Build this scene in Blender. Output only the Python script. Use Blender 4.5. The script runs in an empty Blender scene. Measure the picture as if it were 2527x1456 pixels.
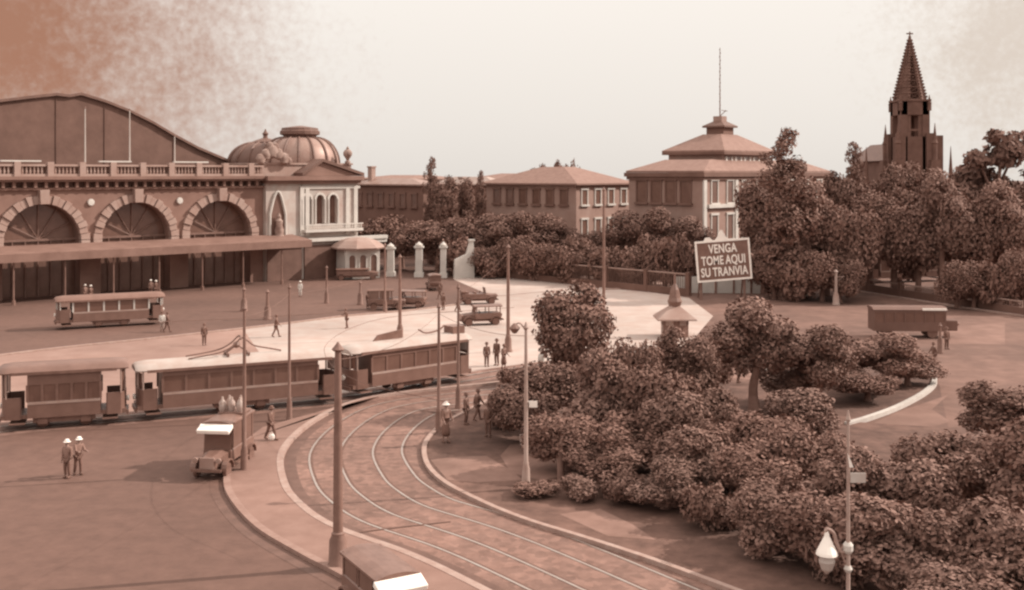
import bpy, bmesh, math, random
from mathutils import Vector, Matrix, noise as mnoise
R = math.radians
scene = bpy.context.scene
col = scene.collection
rnd = random.Random(7)

# ------------------------------------------------------------------ camera numbers (a level view from a fourth floor, 14 m up)
H, F, HZ, K = 14.0, 1098.0, 173.0, 2527 / 1024.0
def ground(x, y, z=0.0):
    """ground position (metres) of a place seen at x, y in the photograph"""
    D = (H - z) * F / (y / K - HZ)
    return Vector(((x / K - 512) * D / F, D, z))
def at(x, y, D):
    return Vector(((x / K - 512) * D / F, D, H + (HZ - y / K) * D / F))
def hgt(y, D):
    return H + (HZ - y / K) * D / F

# ------------------------------------------------------------------ objects
def tag(o, label=None, cat=None, group=None, kind=None):
    if label: o['label'] = label
    if cat: o['category'] = cat
    if group: o['group'] = group
    if kind: o['kind'] = kind
    return o
def empty(name, loc=(0, 0, 0), rz=0.0, sc=1.0):
    o = bpy.data.objects.new(name, None); col.objects.link(o)
    o.location = loc; o.rotation_euler = (0, 0, rz); o.scale = (sc, sc, sc)
    o.empty_display_size = 0.3
    return o
def kids(o):
    return [c for c in bpy.data.objects if c.parent == o]
def copy_tree(o, parent=None):
    c = o.copy(); col.objects.link(c); c.parent = parent
    for ch in kids(o): copy_tree(ch, c)
    return c

class MB:
    """collects shapes for ONE mesh"""
    def __init__(s): s.v = []; s.f = []
    def add(s, vs, fs):
        b = len(s.v); s.v += [tuple(v) for v in vs]; s.f += [tuple(i + b for i in f) for f in fs]; return s
    def box(s, c, d, rz=0.0, tilt=0.0, taper=1.0):
        M = Matrix.Rotation(rz, 3, 'Z') @ Matrix.Rotation(tilt, 3, 'Y')
        c = Vector(c); vs = []
        for z in (-1, 1):
            t = taper if z > 0 else 1
            for x, y in ((-1, -1), (1, -1), (1, 1), (-1, 1)):
                vs.append(c + M @ Vector((x * d[0] / 2 * t, y * d[1] / 2 * t, z * d[2] / 2)))
        return s.add(vs, [(3, 2, 1, 0), (4, 5, 6, 7), (0, 1, 5, 4), (1, 2, 6, 5), (2, 3, 7, 6), (3, 0, 4, 7)])
    def span(s, x0, x1, y0, y1, z0, z1):
        return s.box(((x0 + x1) / 2, (y0 + y1) / 2, (z0 + z1) / 2), (abs(x1 - x0), abs(y1 - y0), abs(z1 - z0)))
    def tube(s, pts, r, n=8, cap=True):
        pts = [Vector(p) for p in pts]; m = len(pts)
        rs = r if isinstance(r, (list, tuple)) else [r] * m
        rings = []; up = None
        for i, p in enumerate(pts):
            d = (pts[min(i + 1, m - 1)] - pts[max(i - 1, 0)])
            d = d.normalized() if d.length > 1e-9 else Vector((0, 0, 1))
            a = Vector((1, 0, 0)) if abs(d.x) < .8 else Vector((0, 1, 0))
            u = d.cross(a).normalized() if up is None else (up - d * up.dot(d)).normalized()
            up = u; w = d.cross(u)
            rings.append([p + (u * math.cos(2 * math.pi * k / n) + w * math.sin(2 * math.pi * k / n)) * rs[i] for k in range(n)])
        vs = [v for rg in rings for v in rg]; fs = []
        for i in range(m - 1):
            for k in range(n):
                k2 = (k + 1) % n
                fs.append((i * n + k, i * n + k2, (i + 1) * n + k2, (i + 1) * n + k))
        if cap: fs += [tuple(range(n - 1, -1, -1)), tuple((m - 1) * n + k for k in range(n))]
        return s.add(vs, fs)
    def lathe(s, prof, c=(0, 0, 0), n=16, a0=0.0):
        c = Vector(c); vs = []; fs = []
        for r, z in prof:
            for k in range(n):
                a = a0 + 2 * math.pi * k / n
                vs.append(c + Vector((r * math.cos(a), r * math.sin(a), z)))
        m = len(prof)
        for i in range(m - 1):
            for k in range(n):
                k2 = (k + 1) % n
                fs.append((i * n + k, i * n + k2, (i + 1) * n + k2, (i + 1) * n + k))
        fs += [tuple(range(n - 1, -1, -1)), tuple((m - 1) * n + k for k in range(n))]
        return s.add(vs, fs)
    def prism(s, poly, d):
        """polygon (3-D points) swept along d"""
        d = Vector(d); n = len(poly); p = [Vector(q) for q in poly]
        return s.add(p + [q + d for q in p], [tuple(range(n - 1, -1, -1)), tuple(range(n, 2 * n))] +
                     [(i, (i + 1) % n, (i + 1) % n + n, i + n) for i in range(n)])
    def ball(s, c, r, n=10, sc=(1, 1, 1)):
        m = max(4, n // 2)
        pr = [(max(1e-4, math.sin(math.pi * i / m)) * r, -math.cos(math.pi * i / m) * r) for i in range(m + 1)]
        b = len(s.v); s.lathe(pr, (0, 0, 0), n)
        c = Vector(c)
        for i in range(b, len(s.v)):
            v = s.v[i]; s.v[i] = (c.x + v[0] * sc[0], c.y + v[1] * sc[1], c.z + v[2] * sc[2])
        return s
    def build(s, name, m, parent=None, smooth=False, bevel=0.0):
        me = bpy.data.meshes.new(name); me.from_pydata(s.v, [], s.f)
        if bevel or smooth is not None:
            bm = bmesh.new(); bm.from_mesh(me); bmesh.ops.recalc_face_normals(bm, faces=bm.faces)
            if bevel: bmesh.ops.bevel(bm, geom=[e for e in bm.edges], offset=bevel, segments=1, affect='EDGES', clamp_overlap=True)
            bm.to_mesh(me); bm.free()
        if smooth:
            for p in me.polygons: p.use_smooth = True
            if hasattr(me, 'set_sharp_from_angle'): me.set_sharp_from_angle(angle=R(40))
        me.materials.append(m)
        o = bpy.data.objects.new(name, me); col.objects.link(o)
        if parent is not None: o.parent = parent
        return o

def curve(pts, n=8):
    """Catmull-Rom through 2-D/3-D points"""
    P = [Vector(p) for p in pts]; P = [P[0] * 2 - P[1]] + P + [P[-1] * 2 - P[-2]]; out = []
    for i in range(1, len(P) - 2):
        for k in range(n):
            t = k / n; a, b, c, d = P[i - 1:i + 3]
            out.append(.5 * ((2 * b) + (c - a) * t + (2 * a - 5 * b + 4 * c - d) * t * t + (3 * b - a - 3 * c + d) * t ** 3))
    out.append(P[-2]); return out
def offset(path, d):
    out = []; m = len(path)
    for i, p in enumerate(path):
        t = path[min(i + 1, m - 1)] - path[max(i - 1, 0)]
        nrm = Vector((t.y, -t.x, 0)).normalized()     # to the right of travel
        out.append(p + nrm * d)
    return out
def strip(mb, path, a, b, z0, z1=None):
    A, B = offset(path, a), offset(path, b); n = len(path)
    if z1 is None:
        vs = [(p.x, p.y, z0) for p in A] + [(p.x, p.y, z0) for p in B]
        return mb.add(vs, [(i, i + 1, n + i + 1, n + i) for i in range(n - 1)])
    vs = []
    for z in (z0, z1): vs += [(p.x, p.y, z) for p in A] + [(p.x, p.y, z) for p in B]
    fs = []
    for i in range(n - 1):
        fs += [(i, i + 1, n + i + 1, n + i), (2 * n + i, 2 * n + i + 1, 3 * n + i + 1, 3 * n + i),
               (i, i + 1, 2 * n + i + 1, 2 * n + i), (n + i, n + i + 1, 3 * n + i + 1, 3 * n + i)]
    fs += [(0, n, 3 * n, 2 * n), (n - 1, 2 * n - 1, 4 * n - 1, 3 * n - 1)]
    return mb.add(vs, fs)

# ------------------------------------------------------------------ materials: everything in this place is on a brown scale
def tone(v):
    k = min(1, v / .42) ** 1.9
    g, b = .51 + .385 * k, .385 + .43 * k
    r = v / (.2126 + .7152 * g + .0722 * b)
    return (r, r * g, r * b, 1)
MATS = {}
def mat(name, v, rough=.8, amp=.25, scale=1.5, bump=0.0, metal=0.0, vary=0.0, spec=.3, fine=0.0, coord='Object', amp2=0.0, scale2=.08):
    if name in MATS: return MATS[name]
    m = bpy.data.materials.new(name); m.use_nodes = True; MATS[name] = m
    nt = m.node_tree; N = nt.nodes; L = nt.links; b = N['Principled BSDF']
    b.inputs['Roughness'].default_value = rough; b.inputs['Metallic'].default_value = metal
    b.inputs['Specular IOR Level'].default_value = spec
    tc = N.new('ShaderNodeTexCoord')
    nz = N.new('ShaderNodeTexNoise'); nz.inputs['Scale'].default_value = scale; nz.inputs['Detail'].default_value = 7; nz.inputs['Roughness'].default_value = .65
    L.new(tc.outputs[coord], nz.inputs['Vector'])
    rp = N.new('ShaderNodeValToRGB'); L.new(nz.outputs['Fac'], rp.inputs['Fac'])
    rp.color_ramp.elements[0].position = .3; rp.color_ramp.elements[1].position = .7
    rp.color_ramp.elements[0].color = tone(v * (1 - amp)); rp.color_ramp.elements[1].color = tone(v * (1 + amp))
    out = rp.outputs['Color']
    def mul(out, fac_socket, lo, hi):
        mr = N.new('ShaderNodeMapRange'); L.new(fac_socket, mr.inputs['Value'])
        mr.inputs['To Min'].default_value = lo; mr.inputs['To Max'].default_value = hi
        mx = N.new('ShaderNodeMix'); mx.data_type = 'RGBA'; mx.blend_type = 'MULTIPLY'; mx.inputs['Factor'].default_value = 1
        L.new(out, mx.inputs['A']); L.new(mr.outputs['Result'], mx.inputs['B']); return mx.outputs['Result'], mr
    if amp2:
        n2 = N.new('ShaderNodeTexNoise'); n2.inputs['Scale'].default_value = scale2; n2.inputs['Detail'].default_value = 4
        L.new(tc.outputs[coord], n2.inputs['Vector'])
        out, mr = mul(out, n2.outputs['Fac'], 1 - amp2, 1 + amp2)
        mr.inputs['From Min'].default_value = .3; mr.inputs['From Max'].default_value = .7
    if fine:
        n3 = N.new('ShaderNodeTexVoronoi'); n3.inputs['Scale'].default_value = fine; L.new(tc.outputs[coord], n3.inputs['Vector'])
        s3 = N.new('ShaderNodeSeparateColor'); L.new(n3.outputs['Color'], s3.inputs['Color'])
        out, mr = mul(out, s3.outputs['Red'], .8, 1.18)
    if vary:
        oi = N.new('ShaderNodeObjectInfo'); out, mr = mul(out, oi.outputs['Random'], 1 - vary, 1 + vary)
    L.new(out, b.inputs['Base Color'])
    if bump:
        bp = N.new('ShaderNodeBump'); bp.inputs['Strength'].default_value = bump; bp.inputs['Distance'].default_value = .05
        L.new(nz.outputs['Fac'], bp.inputs['Height']); L.new(bp.outputs['Normal'], b.inputs['Normal'])
    return m

M_road   = mat('worn_asphalt', 0.08, .85, .16, 1.2, .3, amp2=.16, scale2=.07, fine=0)
M_plaza  = mat('glare_gravel', 0.33, .9, .12, .5, .2, amp2=.20, scale2=.045)
M_plat   = mat('platform_paving', 0.155, .85, .14, 1.0, .2, amp2=.14, scale2=.12)
M_bed    = mat('granite_setts', 0.125, .8, .2, 1.6, .4, amp2=.22, scale2=.16, fine=3.0)
M_kerb   = mat('kerb_granite', 0.25, .8, .2, 2.0, .2)
M_rail   = mat('polished_rail', 0.36, .35, .1, 2, metal=.5)
M_groove = mat('rail_groove', 0.085, .9, .2, 2)
M_pave   = mat('station_pavement', 0.13, .85, .15, .8, .2, amp2=.15)
M_lawn   = mat('dry_lawn', 0.085, .95, .35, 1.1, .4, amp2=.3, scale2=.15)
M_path   = mat('garden_path', .14, .9, .2, .8, .2, amp2=.2, scale2=.15)
M_stone  = mat('station_stone', 0.15, .85, .2, .35, .2, amp2=.15, scale2=.09)
M_stone2 = mat('pale_dressed_stone', 0.25, .8, .18, .6, .2)
M_white  = mat('limewash', 0.5, .8, .12, .7, .1)
M_dkst   = mat('soot_stone', 0.1, .9, .25, .3, .2)
M_slate  = mat('slate_roof', 0.11, .6, .2, .8, .2)
M_iron   = mat('shed_iron', 0.1, .6, .2, .3, .1)
M_zinc   = mat('zinc_roof', 0.22, .5, .2, .9, .1, metal=.2)
M_tile   = mat('roof_tile', 0.16, .8, .2, 1.5, .2)
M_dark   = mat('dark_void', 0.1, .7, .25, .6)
M_glass  = mat('dim_glass', 0.1, .15, .2, .8, spec=.5)
M_tram   = mat('tram_paint', 0.12, .45, .18, .8, .1)
M_tram2  = mat('tram_cream_paint', 0.27, .5, .18, .9, .1)
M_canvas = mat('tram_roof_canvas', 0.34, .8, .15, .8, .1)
M_black  = mat('black_enamel', 0.125, .4, .25, 1.5)
M_pole   = mat('painted_iron_pole', 0.13, .6, .25, 1.3, .1)
M_ppole  = mat('pale_painted_pole', 0.27, .6, .2, 1.3, .1)
M_bright = mat('white_enamel', .80, .4, .08, 2)
M_sign   = mat('sign_board', 0.13, .6, .2, 1.2)
M_fol    = mat('foliage', .14, .8, .22, .8, vary=.12, spec=.2)
M_fol2   = mat('pale_foliage', .16, .8, .25, .8, vary=.12, spec=.2)
M_bark   = mat('bark', 0.13, .9, .3, 3, .3)
M_skin   = mat('skin', 0.22, .6, .1, 4)
M_suit   = mat('dark_cloth', 0.11, .9, .2, 3, vary=.1)
M_shirt  = mat('white_cloth', 0.55, .9, .08, 3)
M_grey   = mat('grey_cloth', 0.17, .9, .2, 3)
M_wood   = mat('weathered_wood', 0.15, .8, .3, 2, .2)
M_rubber = mat('rubber', 0.11, .8, .15, 4)
M_church = mat('church_stone', 0.1, .9, .25, .4, .1)
M_sack   = mat('pale_sacking', 0.3, .9, .2, 4)
M_ornam  = mat('weathered_ornament', 0.2, .8, .5, 1.2, .3)

# ------------------------------------------------------------------ camera, world, sun
cam = bpy.data.cameras.new('camera'); co = bpy.data.objects.new('camera', cam); col.objects.link(co)
co.location = (0, 0, H); co.rotation_euler = (R(90), 0, 0)
cam.sensor_width = 36; cam.lens = 36 * F / 1024; cam.shift_y = -(295 - HZ) / 1024; cam.clip_end = 3000
scene.camera = co
SUN_TO = Vector((.86, .20, .60)).normalized()
sd = bpy.data.lights.new('sun', 'SUN'); sd.energy = 5.0; sd.angle = R(.5); sd.color = (1, .93, .84)
so = bpy.data.objects.new('sun', sd); col.objects.link(so); so.rotation_euler = (-SUN_TO).to_track_quat('-Z', 'Y').to_euler()
so.location = (60, 40, 60)
w = bpy.data.worlds.new('World'); scene.world = w; w.use_nodes = True
N = w.node_tree.nodes; L = w.node_tree.links; bg = N['Background']; bg.inputs['Strength'].default_value = .1
sky = N.new('ShaderNodeTexSky'); sky.sky_type = 'NISHITA'; sky.sun_disc = False
sky.sun_elevation = math.asin(SUN_TO.z); sky.sun_rotation = math.atan2(SUN_TO.x, SUN_TO.y)
bw = N.new('ShaderNodeRGBToBW'); L.new(sky.outputs['Color'], bw.inputs['Color'])
tint = N.new('ShaderNodeMix'); tint.data_type = 'RGBA'; tint.blend_type = 'MULTIPLY'; tint.inputs['Factor'].default_value = 1
L.new(bw.outputs['Val'], tint.inputs['A']); tint.inputs['B'].default_value = (1.0, .93, .84, 1)
veil = N.new('ShaderNodeMix'); veil.data_type = 'RGBA'; veil.inputs['Factor'].default_value = .88
L.new(tint.outputs['Result'], veil.inputs['A']); veil.inputs['B'].default_value = (10.1, 9.4, 8.7, 1)     # a thin bright overcast veil
gz = N.new('ShaderNodeTexCoord'); sz = N.new('ShaderNodeSeparateXYZ'); L.new(gz.outputs['Generated'], sz.inputs[0])
zm = N.new('ShaderNodeMapRange'); L.new(sz.outputs['Z'], zm.inputs['Value']); zm.inputs['To Min'].default_value = .85; zm.inputs['To Max'].default_value = 1.95   # overcast-style lift: unseen overhead sky brightened to fill the shadows
vz = N.new('ShaderNodeMix'); vz.data_type = 'RGBA'; vz.blend_type = 'MULTIPLY'; vz.inputs['Factor'].default_value = 1
L.new(veil.outputs['Result'], vz.inputs['A']); L.new(zm.outputs['Result'], vz.inputs['B'])
# brown stain added to sky over the station, and a thin one far right
geo = N.new('ShaderNodeTexCoord'); vn = N.new('ShaderNodeVectorMath'); vn.operation = 'NORMALIZE'; L.new(geo.outputs['Generated'], vn.inputs[0])
def sky_stain(out, d, ang0, ang1, color, amount, sc1, sc2, coarse):
    dv = Vector(d).normalized()
    dt = N.new('ShaderNodeVectorMath'); dt.operation = 'DISTANCE'; L.new(vn.outputs[0], dt.inputs[0]); dt.inputs[1].default_value = dv
    n1 = N.new('ShaderNodeTexNoise'); n1.inputs['Scale'].default_value = sc1; n1.inputs['Detail'].default_value = 9; n1.inputs['Roughness'].default_value = .72
    L.new(vn.outputs[0], n1.inputs['Vector'])
    n2 = N.new('ShaderNodeTexNoise'); n2.inputs['Scale'].default_value = sc2; n2.inputs['Detail'].default_value = 3
    L.new(vn.outputs[0], n2.inputs['Vector'])
    a = N.new('ShaderNodeMath'); a.operation = 'MULTIPLY_ADD'; L.new(n1.outputs['Fac'], a.inputs[0]); a.inputs[1].default_value = coarse; L.new(dt.outputs['Value'], a.inputs[2])
    b2 = N.new('ShaderNodeMath'); b2.operation = 'MULTIPLY_ADD'; L.new(n2.outputs['Fac'], b2.inputs[0]); b2.inputs[1].default_value = coarse * .55; L.new(a.outputs[0], b2.inputs[2])
    mr = N.new('ShaderNodeMapRange'); mr.interpolation_type = 'SMOOTHSTEP'; L.new(b2.outputs[0], mr.inputs['Value'])
    mr.inputs['From Min'].default_value = ang0 + coarse * .77; mr.inputs['From Max'].default_value = ang1 + coarse * .77
    mr.inputs['To Min'].default_value = amount; mr.inputs['To Max'].default_value = 0
    mx = N.new('ShaderNodeMix'); mx.data_type = 'RGBA'; L.new(mr.outputs['Result'], mx.inputs['Factor'])
    L.new(out, mx.inputs['A']); mx.inputs['B'].default_value = color; return mx.outputs['Result']
o_ = vz.outputs['Result']
o_ = sky_stain(o_, (-.47, 1, .13), .00, .32, (3.9, 1.75, 1.05, 1), .95, 9, 160, .26)
o_ = sky_stain(o_, (.48, 1, .13), .0, .16, (5.6, 4.3, 3.3, 1), .5, 16, 200, .22)
L.new(o_, bg.inputs['Color'])
vs_ = scene.view_settings; scene.display_settings.display_device = 'sRGB'
vs_.view_transform = 'Standard'; vs_.look = 'None'; vs_.exposure = 0.0; vs_.gamma = 1.0; vs_.use_curve_mapping = False
scene.render.engine = 'CYCLES'; scene.cycles.use_denoising = True; scene.cycles.max_bounces = 6
scene.cycles.filter_width = 2.4
# ------------------------------------------------------------------ ground
def sheet(name, pts, z, m, kind='structure', h=0.0):
    b = MB()
    if h: b.prism([(p[0], p[1], z) for p in pts], (0, 0, h))
    else: b.add([(p[0], p[1], z) for p in pts], [tuple(range(len(pts)))])
    o = b.build(name, m); o['kind'] = kind
    if not h and o.data.polygons[0].normal.z < 0: o.data.flip_normals()
    return o
sheet('ground', [(-900, -60), (900, -60), (900, 2200), (-900, 2200)], 0, M_road)
G = ground
# plaza gravel before the station, paled here to paint in sun glare
pl = [G(*q) for q in [(560, 935), (640, 870), (600, 812), (700, 800), (860, 780), (1000, 768), (1130, 752), (1195, 722), (1120, 690), (1130, 668),
                      (1260, 676), (1400, 690), (1700, 735), (1760, 780), (1700, 850), (1560, 905), (1250, 915), (1100, 925), (870, 968), (600, 990)]]
sheet('plaza', pl, .004, M_plaza)
pl2 = [G(*q) for q in [(-60, 886), (150, 860), (420, 832), (640, 806), (720, 850), (690, 900), (760, 950), (700, 1000), (600, 1005), (330, 1020), (100, 1045), (-60, 1060)]]
sheet('plaza', pl2, .0, mat('dull_gravel', .19, .9, .14, .5, .2, amp2=.2, scale2=.06)).location.z = .002  # duller copy of the plaza gravel, outside the painted glare
kb = curve([G(*q) for q in [(-60, 886), (150, 860), (420, 832), (700, 800), (860, 780), (1000, 768), (1130, 752)]], 4)
o = strip(MB(), kb, -.12, .18, 0.0, .13).build('plaza_kerb', M_kerb); o['kind'] = 'structure'
# the tram bed curving round the garden
Bk = curve([G(*q) for q in [(1480, 1610), (1174, 1448), (1013, 1372), (831, 1305), (748, 1250), (708, 1195), (703, 1120), (760, 1056), (850, 1006), (952, 980), (1100, 962), (1270, 944), (1480, 918)]], 10)
Ak = curve([G(*q) for q in [(1030, 1540), (849, 1432), (740, 1374), (632, 1308), (570, 1240), (553, 1190), (570, 1130), (610, 1088)]], 10)
b = MB(); strip(b, Bk, 0.0, 9.0, .004)
o = b.build('tram_bed', M_bed); o['kind'] = 'structure'
# raised refuge between the two kerbs
pp = [(p.x, p.y) for p in Ak] + [tuple(G(650, 1060)[:2]), tuple(G(800, 1018)[:2]), tuple(G(935, 984)[:2])] + [(p.x, p.y) for p in reversed(Bk) if p.y < G(935, 984).y and (p.y > 37 or p.x < 0)]
sheet('tram_refuge', pp, .0, M_plat, h=.15)
Bs = [p for p in Bk if p.y < 73.5]
o = strip(MB(), Bs, -.30, .03, .0, .165).build('refuge_kerb', M_kerb); o['kind'] = 'structure'
o = strip(MB(), Ak, -.03, .28, .0, .16).build('refuge_kerb', mat('shaded_kerb', .19, .8, .2, 2, .2)); o['kind'] = 'structure'  # darker kerb copy, painting in the face turned from the sun
strip_o = strip(MB(), Bk, .05, .62, .008).build('gutter', mat('gutter_kerb_shade', .085, .7, .25, 1.2)); strip_o['kind'] = 'structure'  # inner road gutter, sharing its material with the kerb shadow strip
strip_o = strip(MB(), Ak, -.62, -.05, .008).build('gutter', mat('gutter_kerb_shade', .085)); strip_o['kind'] = 'structure'  # strip painted for the shadow the outer kerb throws on the road
def track(path, offs, lead='loop'):
    rail, gro = MB(), MB()
    for d in offs:
        strip(rail, path, d - .05, d + .05, .008, .022)
        strip(gro, path, d + .055, d + .16, .012)
    o = rail.build('tram_rails', M_rail); o['kind'] = 'structure'
    o = gro.build('rail_grooves', M_groove); o['kind'] = 'structure'
track(Bk, (1.25, 2.70)); track(Bk, (4.35, 5.80))
# the straight line the two cars stand on
Tl = curve([G(-420, 1135), G(20, 1068), G(335, 1040), G(600, 1019), G(850, 994), G(1000, 972), G(1165, 941), G(1400, 905), G(1750, 872)], 10)
Ts = offset(Tl, -1.05)
strip_o = strip(MB(), Ts, -1.7, 1.7, .012).build('tram_bed', M_bed); strip_o['kind'] = 'structure'
track([p + Vector((0, 0, .008)) for p in Ts], (-.72, .72))
# painted shadow of an overhead wire across the curve
o = strip(MB(), [G(700, 1338), G(830, 1322), G(960, 1305), G(1112, 1288)], -.06, .06, .026).build('wire_shadow', M_groove); o['kind'] = 'structure'
# garden
gp = curve([G(*q) for q in [(1480, 925), (1290, 960), (1130, 1030), (1058, 1085), (1050, 1140), (1092, 1192), (1190, 1245), (1300, 1290), (1460, 1340), (1640, 1400), (1960, 1520)]], 8)
gd = [(p.x, p.y) for p in gp] + [tuple(G(2300, 1640)[:2]), tuple(G(2700, 1500)[:2]), tuple(G(2900, 1150)[:2])] + \
     [tuple(G(*q)[:2]) for q in [(2560, 1055), (2340, 1060), (2120, 1046), (2200, 1010), (2290, 968), (2310, 945), (2285, 915), (2200, 885), (2050, 850), (1800, 838), (1640, 868)]]
sheet('garden_lawn', gd, 0, M_lawn, h=.10)
o = strip(MB(), gp, -.12, .12, 0, .17).build('garden_kerb', M_kerb); o['kind'] = 'structure'
gk = curve([G(*q) for q in [(2090, 1052), (2140, 1038), (2215, 1010), (2280, 975), (2306, 948), (2295, 922), (2250, 900), (2150, 872)]], 8)
o = strip(MB(), gk, -.16, .16, 0, .24).build('garden_kerb', mat('pale_kerb', .45, .7, .12, 2)); o['kind'] = 'structure'
for i, q in enumerate([[(1062, 1140), (1130, 1132), (1200, 1130), (1262, 1166), (1290, 1190), (1180, 1196), (1105, 1190)],
          [(1235, 1130), (1260, 1102), (1400, 1100), (1450, 1130), (1430, 1176), (1330, 1190), (1260, 1172)],
          [(1560, 1110), (1640, 1085), (1650, 1130), (1600, 1150)],
          [(1750, 1090), (1900, 1062), (1960, 1100), (1850, 1130), (1760, 1120)],
          [(1300, 1010), (1340, 985), (1390, 990), (1370, 1020)],
          [(1380, 1275), (1480, 1262), (1560, 1300), (1620, 1340), (1500, 1330)],
          [(1790, 935), (1900, 905), (2000, 905), (2020, 930), (1900, 945)]]):
    o = sheet('garden_path', [tuple(G(*p)[:2]) for p in q], .104 + .004 * (i % 2), M_path)
# streets right of the garden
for q in [[(2310, 830), (2345, 808), (2480, 795), (2480, 850), (2330, 848)], 
          [(2120, 1062), (2210, 1018), (2340, 975), (2300, 1010), (2345, 1040), (2240, 1075)]]:
    sheet('side_street', [tuple(G(*p)[:2]) for p in q], .006, mat('light_earth', .125, .9, .2, .5, amp2=.2))
o = strip(MB(), [G(2060, 712), G(2150, 725), G(2300, 748), G(2480, 775), G(2700, 800)], -.2, .2, 0, .14).build('street_kerb', M_kerb); o['kind'] = 'structure'
o = strip(MB(), [G(1490, 715), G(1690, 708)], -.2, .2, 0, .14).build('street_kerb', M_kerb); o['kind'] = 'structure'
sheet('park_shade_ground', [tuple(G(*q)[:2]) for q in [(1690, 742), (1700, 716), (1900, 660), (2900, 600), (3000, 1000), (2900, 1140), (2560, 1050), (2340, 1055), (2318, 950), (2290, 905), (2200, 878), (2050, 842), (1800, 834), (1735, 800)]], .002, mat('tree_shade_earth', .10, .9, .25, .6, .2, amp2=.25, scale2=.1))  # earth tone laid to paint in the shade of the tree belt
# far pavement along the fence
fp = [G(1100, 664), G(1240, 668), G(1400, 680), G(1560, 696), G(1690, 704)]
o = strip(MB(), fp, -3.4, 1.6, 0, .12).build('pavement', mat('pale_pavement', .24, .85, .15, .6, amp2=.1)); o['kind'] = 'structure'

# ------------------------------------------------------------------ station
SA = Vector((-55.96, 120, 0)); SRZ = math.atan2(.679, .734)
SU = Vector((math.cos(SRZ), math.sin(SRZ), 0)); SN = Vector((-SU.y, SU.x, 0))
def fs(x, off=0.0):
    """station length coordinate and depth of a point seen at x on the plane that lies off metres behind the front"""
    q = (x / K - 512) / F; P = SA + SN * off
    s = (q * P.y - P.x) / (SU.x - q * SU.y)
    return s, P.y + s * SU.y
st = empty('railway_station', SA, SRZ)
tag(st, 'long stone railway station with rusticated arches, parapet, canopy and gabled end pavilion', 'railway station')
S0, S1 = -13.0, 32.4
CEN = (-6.4, 4.5, 15.4, 26.3); BW = 10.9; RA = 4.25; ZS = 6.3; ZT = 12.1
wall = MB()
def arch_bay(mb, c, w, r, zs, z0, zt, y0, y1, n=24, pointed=0.0):
    """wall panel of width w with an arched opening of half-width r"""
    ar = [(c - r, z0)] + [(c - r * math.cos(math.pi * k / n), zs + r * (1 + pointed) * math.sin(math.pi * k / n)) for k in range(n + 1)] + [(c + r, z0)]
    def outer(x, z):
        dx, dz = x - c, max(z - zs, 0)
        if z <= zs + 1e-6: return (c - w / 2 if dx < 0 else c + w / 2, z)
        t = min((w / 2) / abs(dx) if abs(dx) > 1e-6 else 1e9, (zt - zs) / dz if dz > 1e-6 else 1e9)
        return (c + dx * t, zs + dz * t)
    ou = [outer(*p) for p in ar]
    # corners so that the panel stays a full rectangle
    m = len(ar); vs = [(x, y0, z) for x, z in ar] + [(x, y0, z) for x, z in ou] + [(x, y1, z) for x, z in ar]
    fsx = []
    for i in range(m - 1):
        fsx.append((i, i + 1, m + i + 1, m + i)); fsx.append((i, 2 * m + i, 2 * m + i + 1, i + 1))
    b = len(vs)
    for i in range(m - 1):
        (xa, za), (xb, zb) = ou[i], ou[i + 1]
        if abs(xa - (c - w / 2)) < 1e-4 and abs(zb - zt) < 1e-4 and za < zt - 1e-4:
            vs.append((c - w / 2, y0, zt)); fsx.append((m + i, m + i + 1, len(vs) - 1))
        if abs(xb - (c + w / 2)) < 1e-4 and abs(za - zt) < 1e-4 and zb < zt - 1e-4:
            vs.append((c + w / 2, y0, zt)); fsx.append((m + i, m + i + 1, len(vs) - 1))
    mb.add(vs, fsx)
for c in CEN: arch_bay(wall, c, BW, RA, ZS, 0, ZT, 0, 1.6)
wall.span(S0, CEN[0] - BW / 2, 0, 1.6, 0, ZT); wall.span(CEN[3] + BW / 2, S1, .02, 1.6, 0, ZT)
wall.span(S0, S1, .3, 1.6, ZT, 15.0)
wall.span(S0, S1, 9.0, 9.3, 0, 13.5)
wall.build('wall', M_stone, st)
back = MB(); back.span(S0, S1, 1.9, 2.1, 0, 11.6); back.build('inner_screen', M_dark, st)
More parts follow.
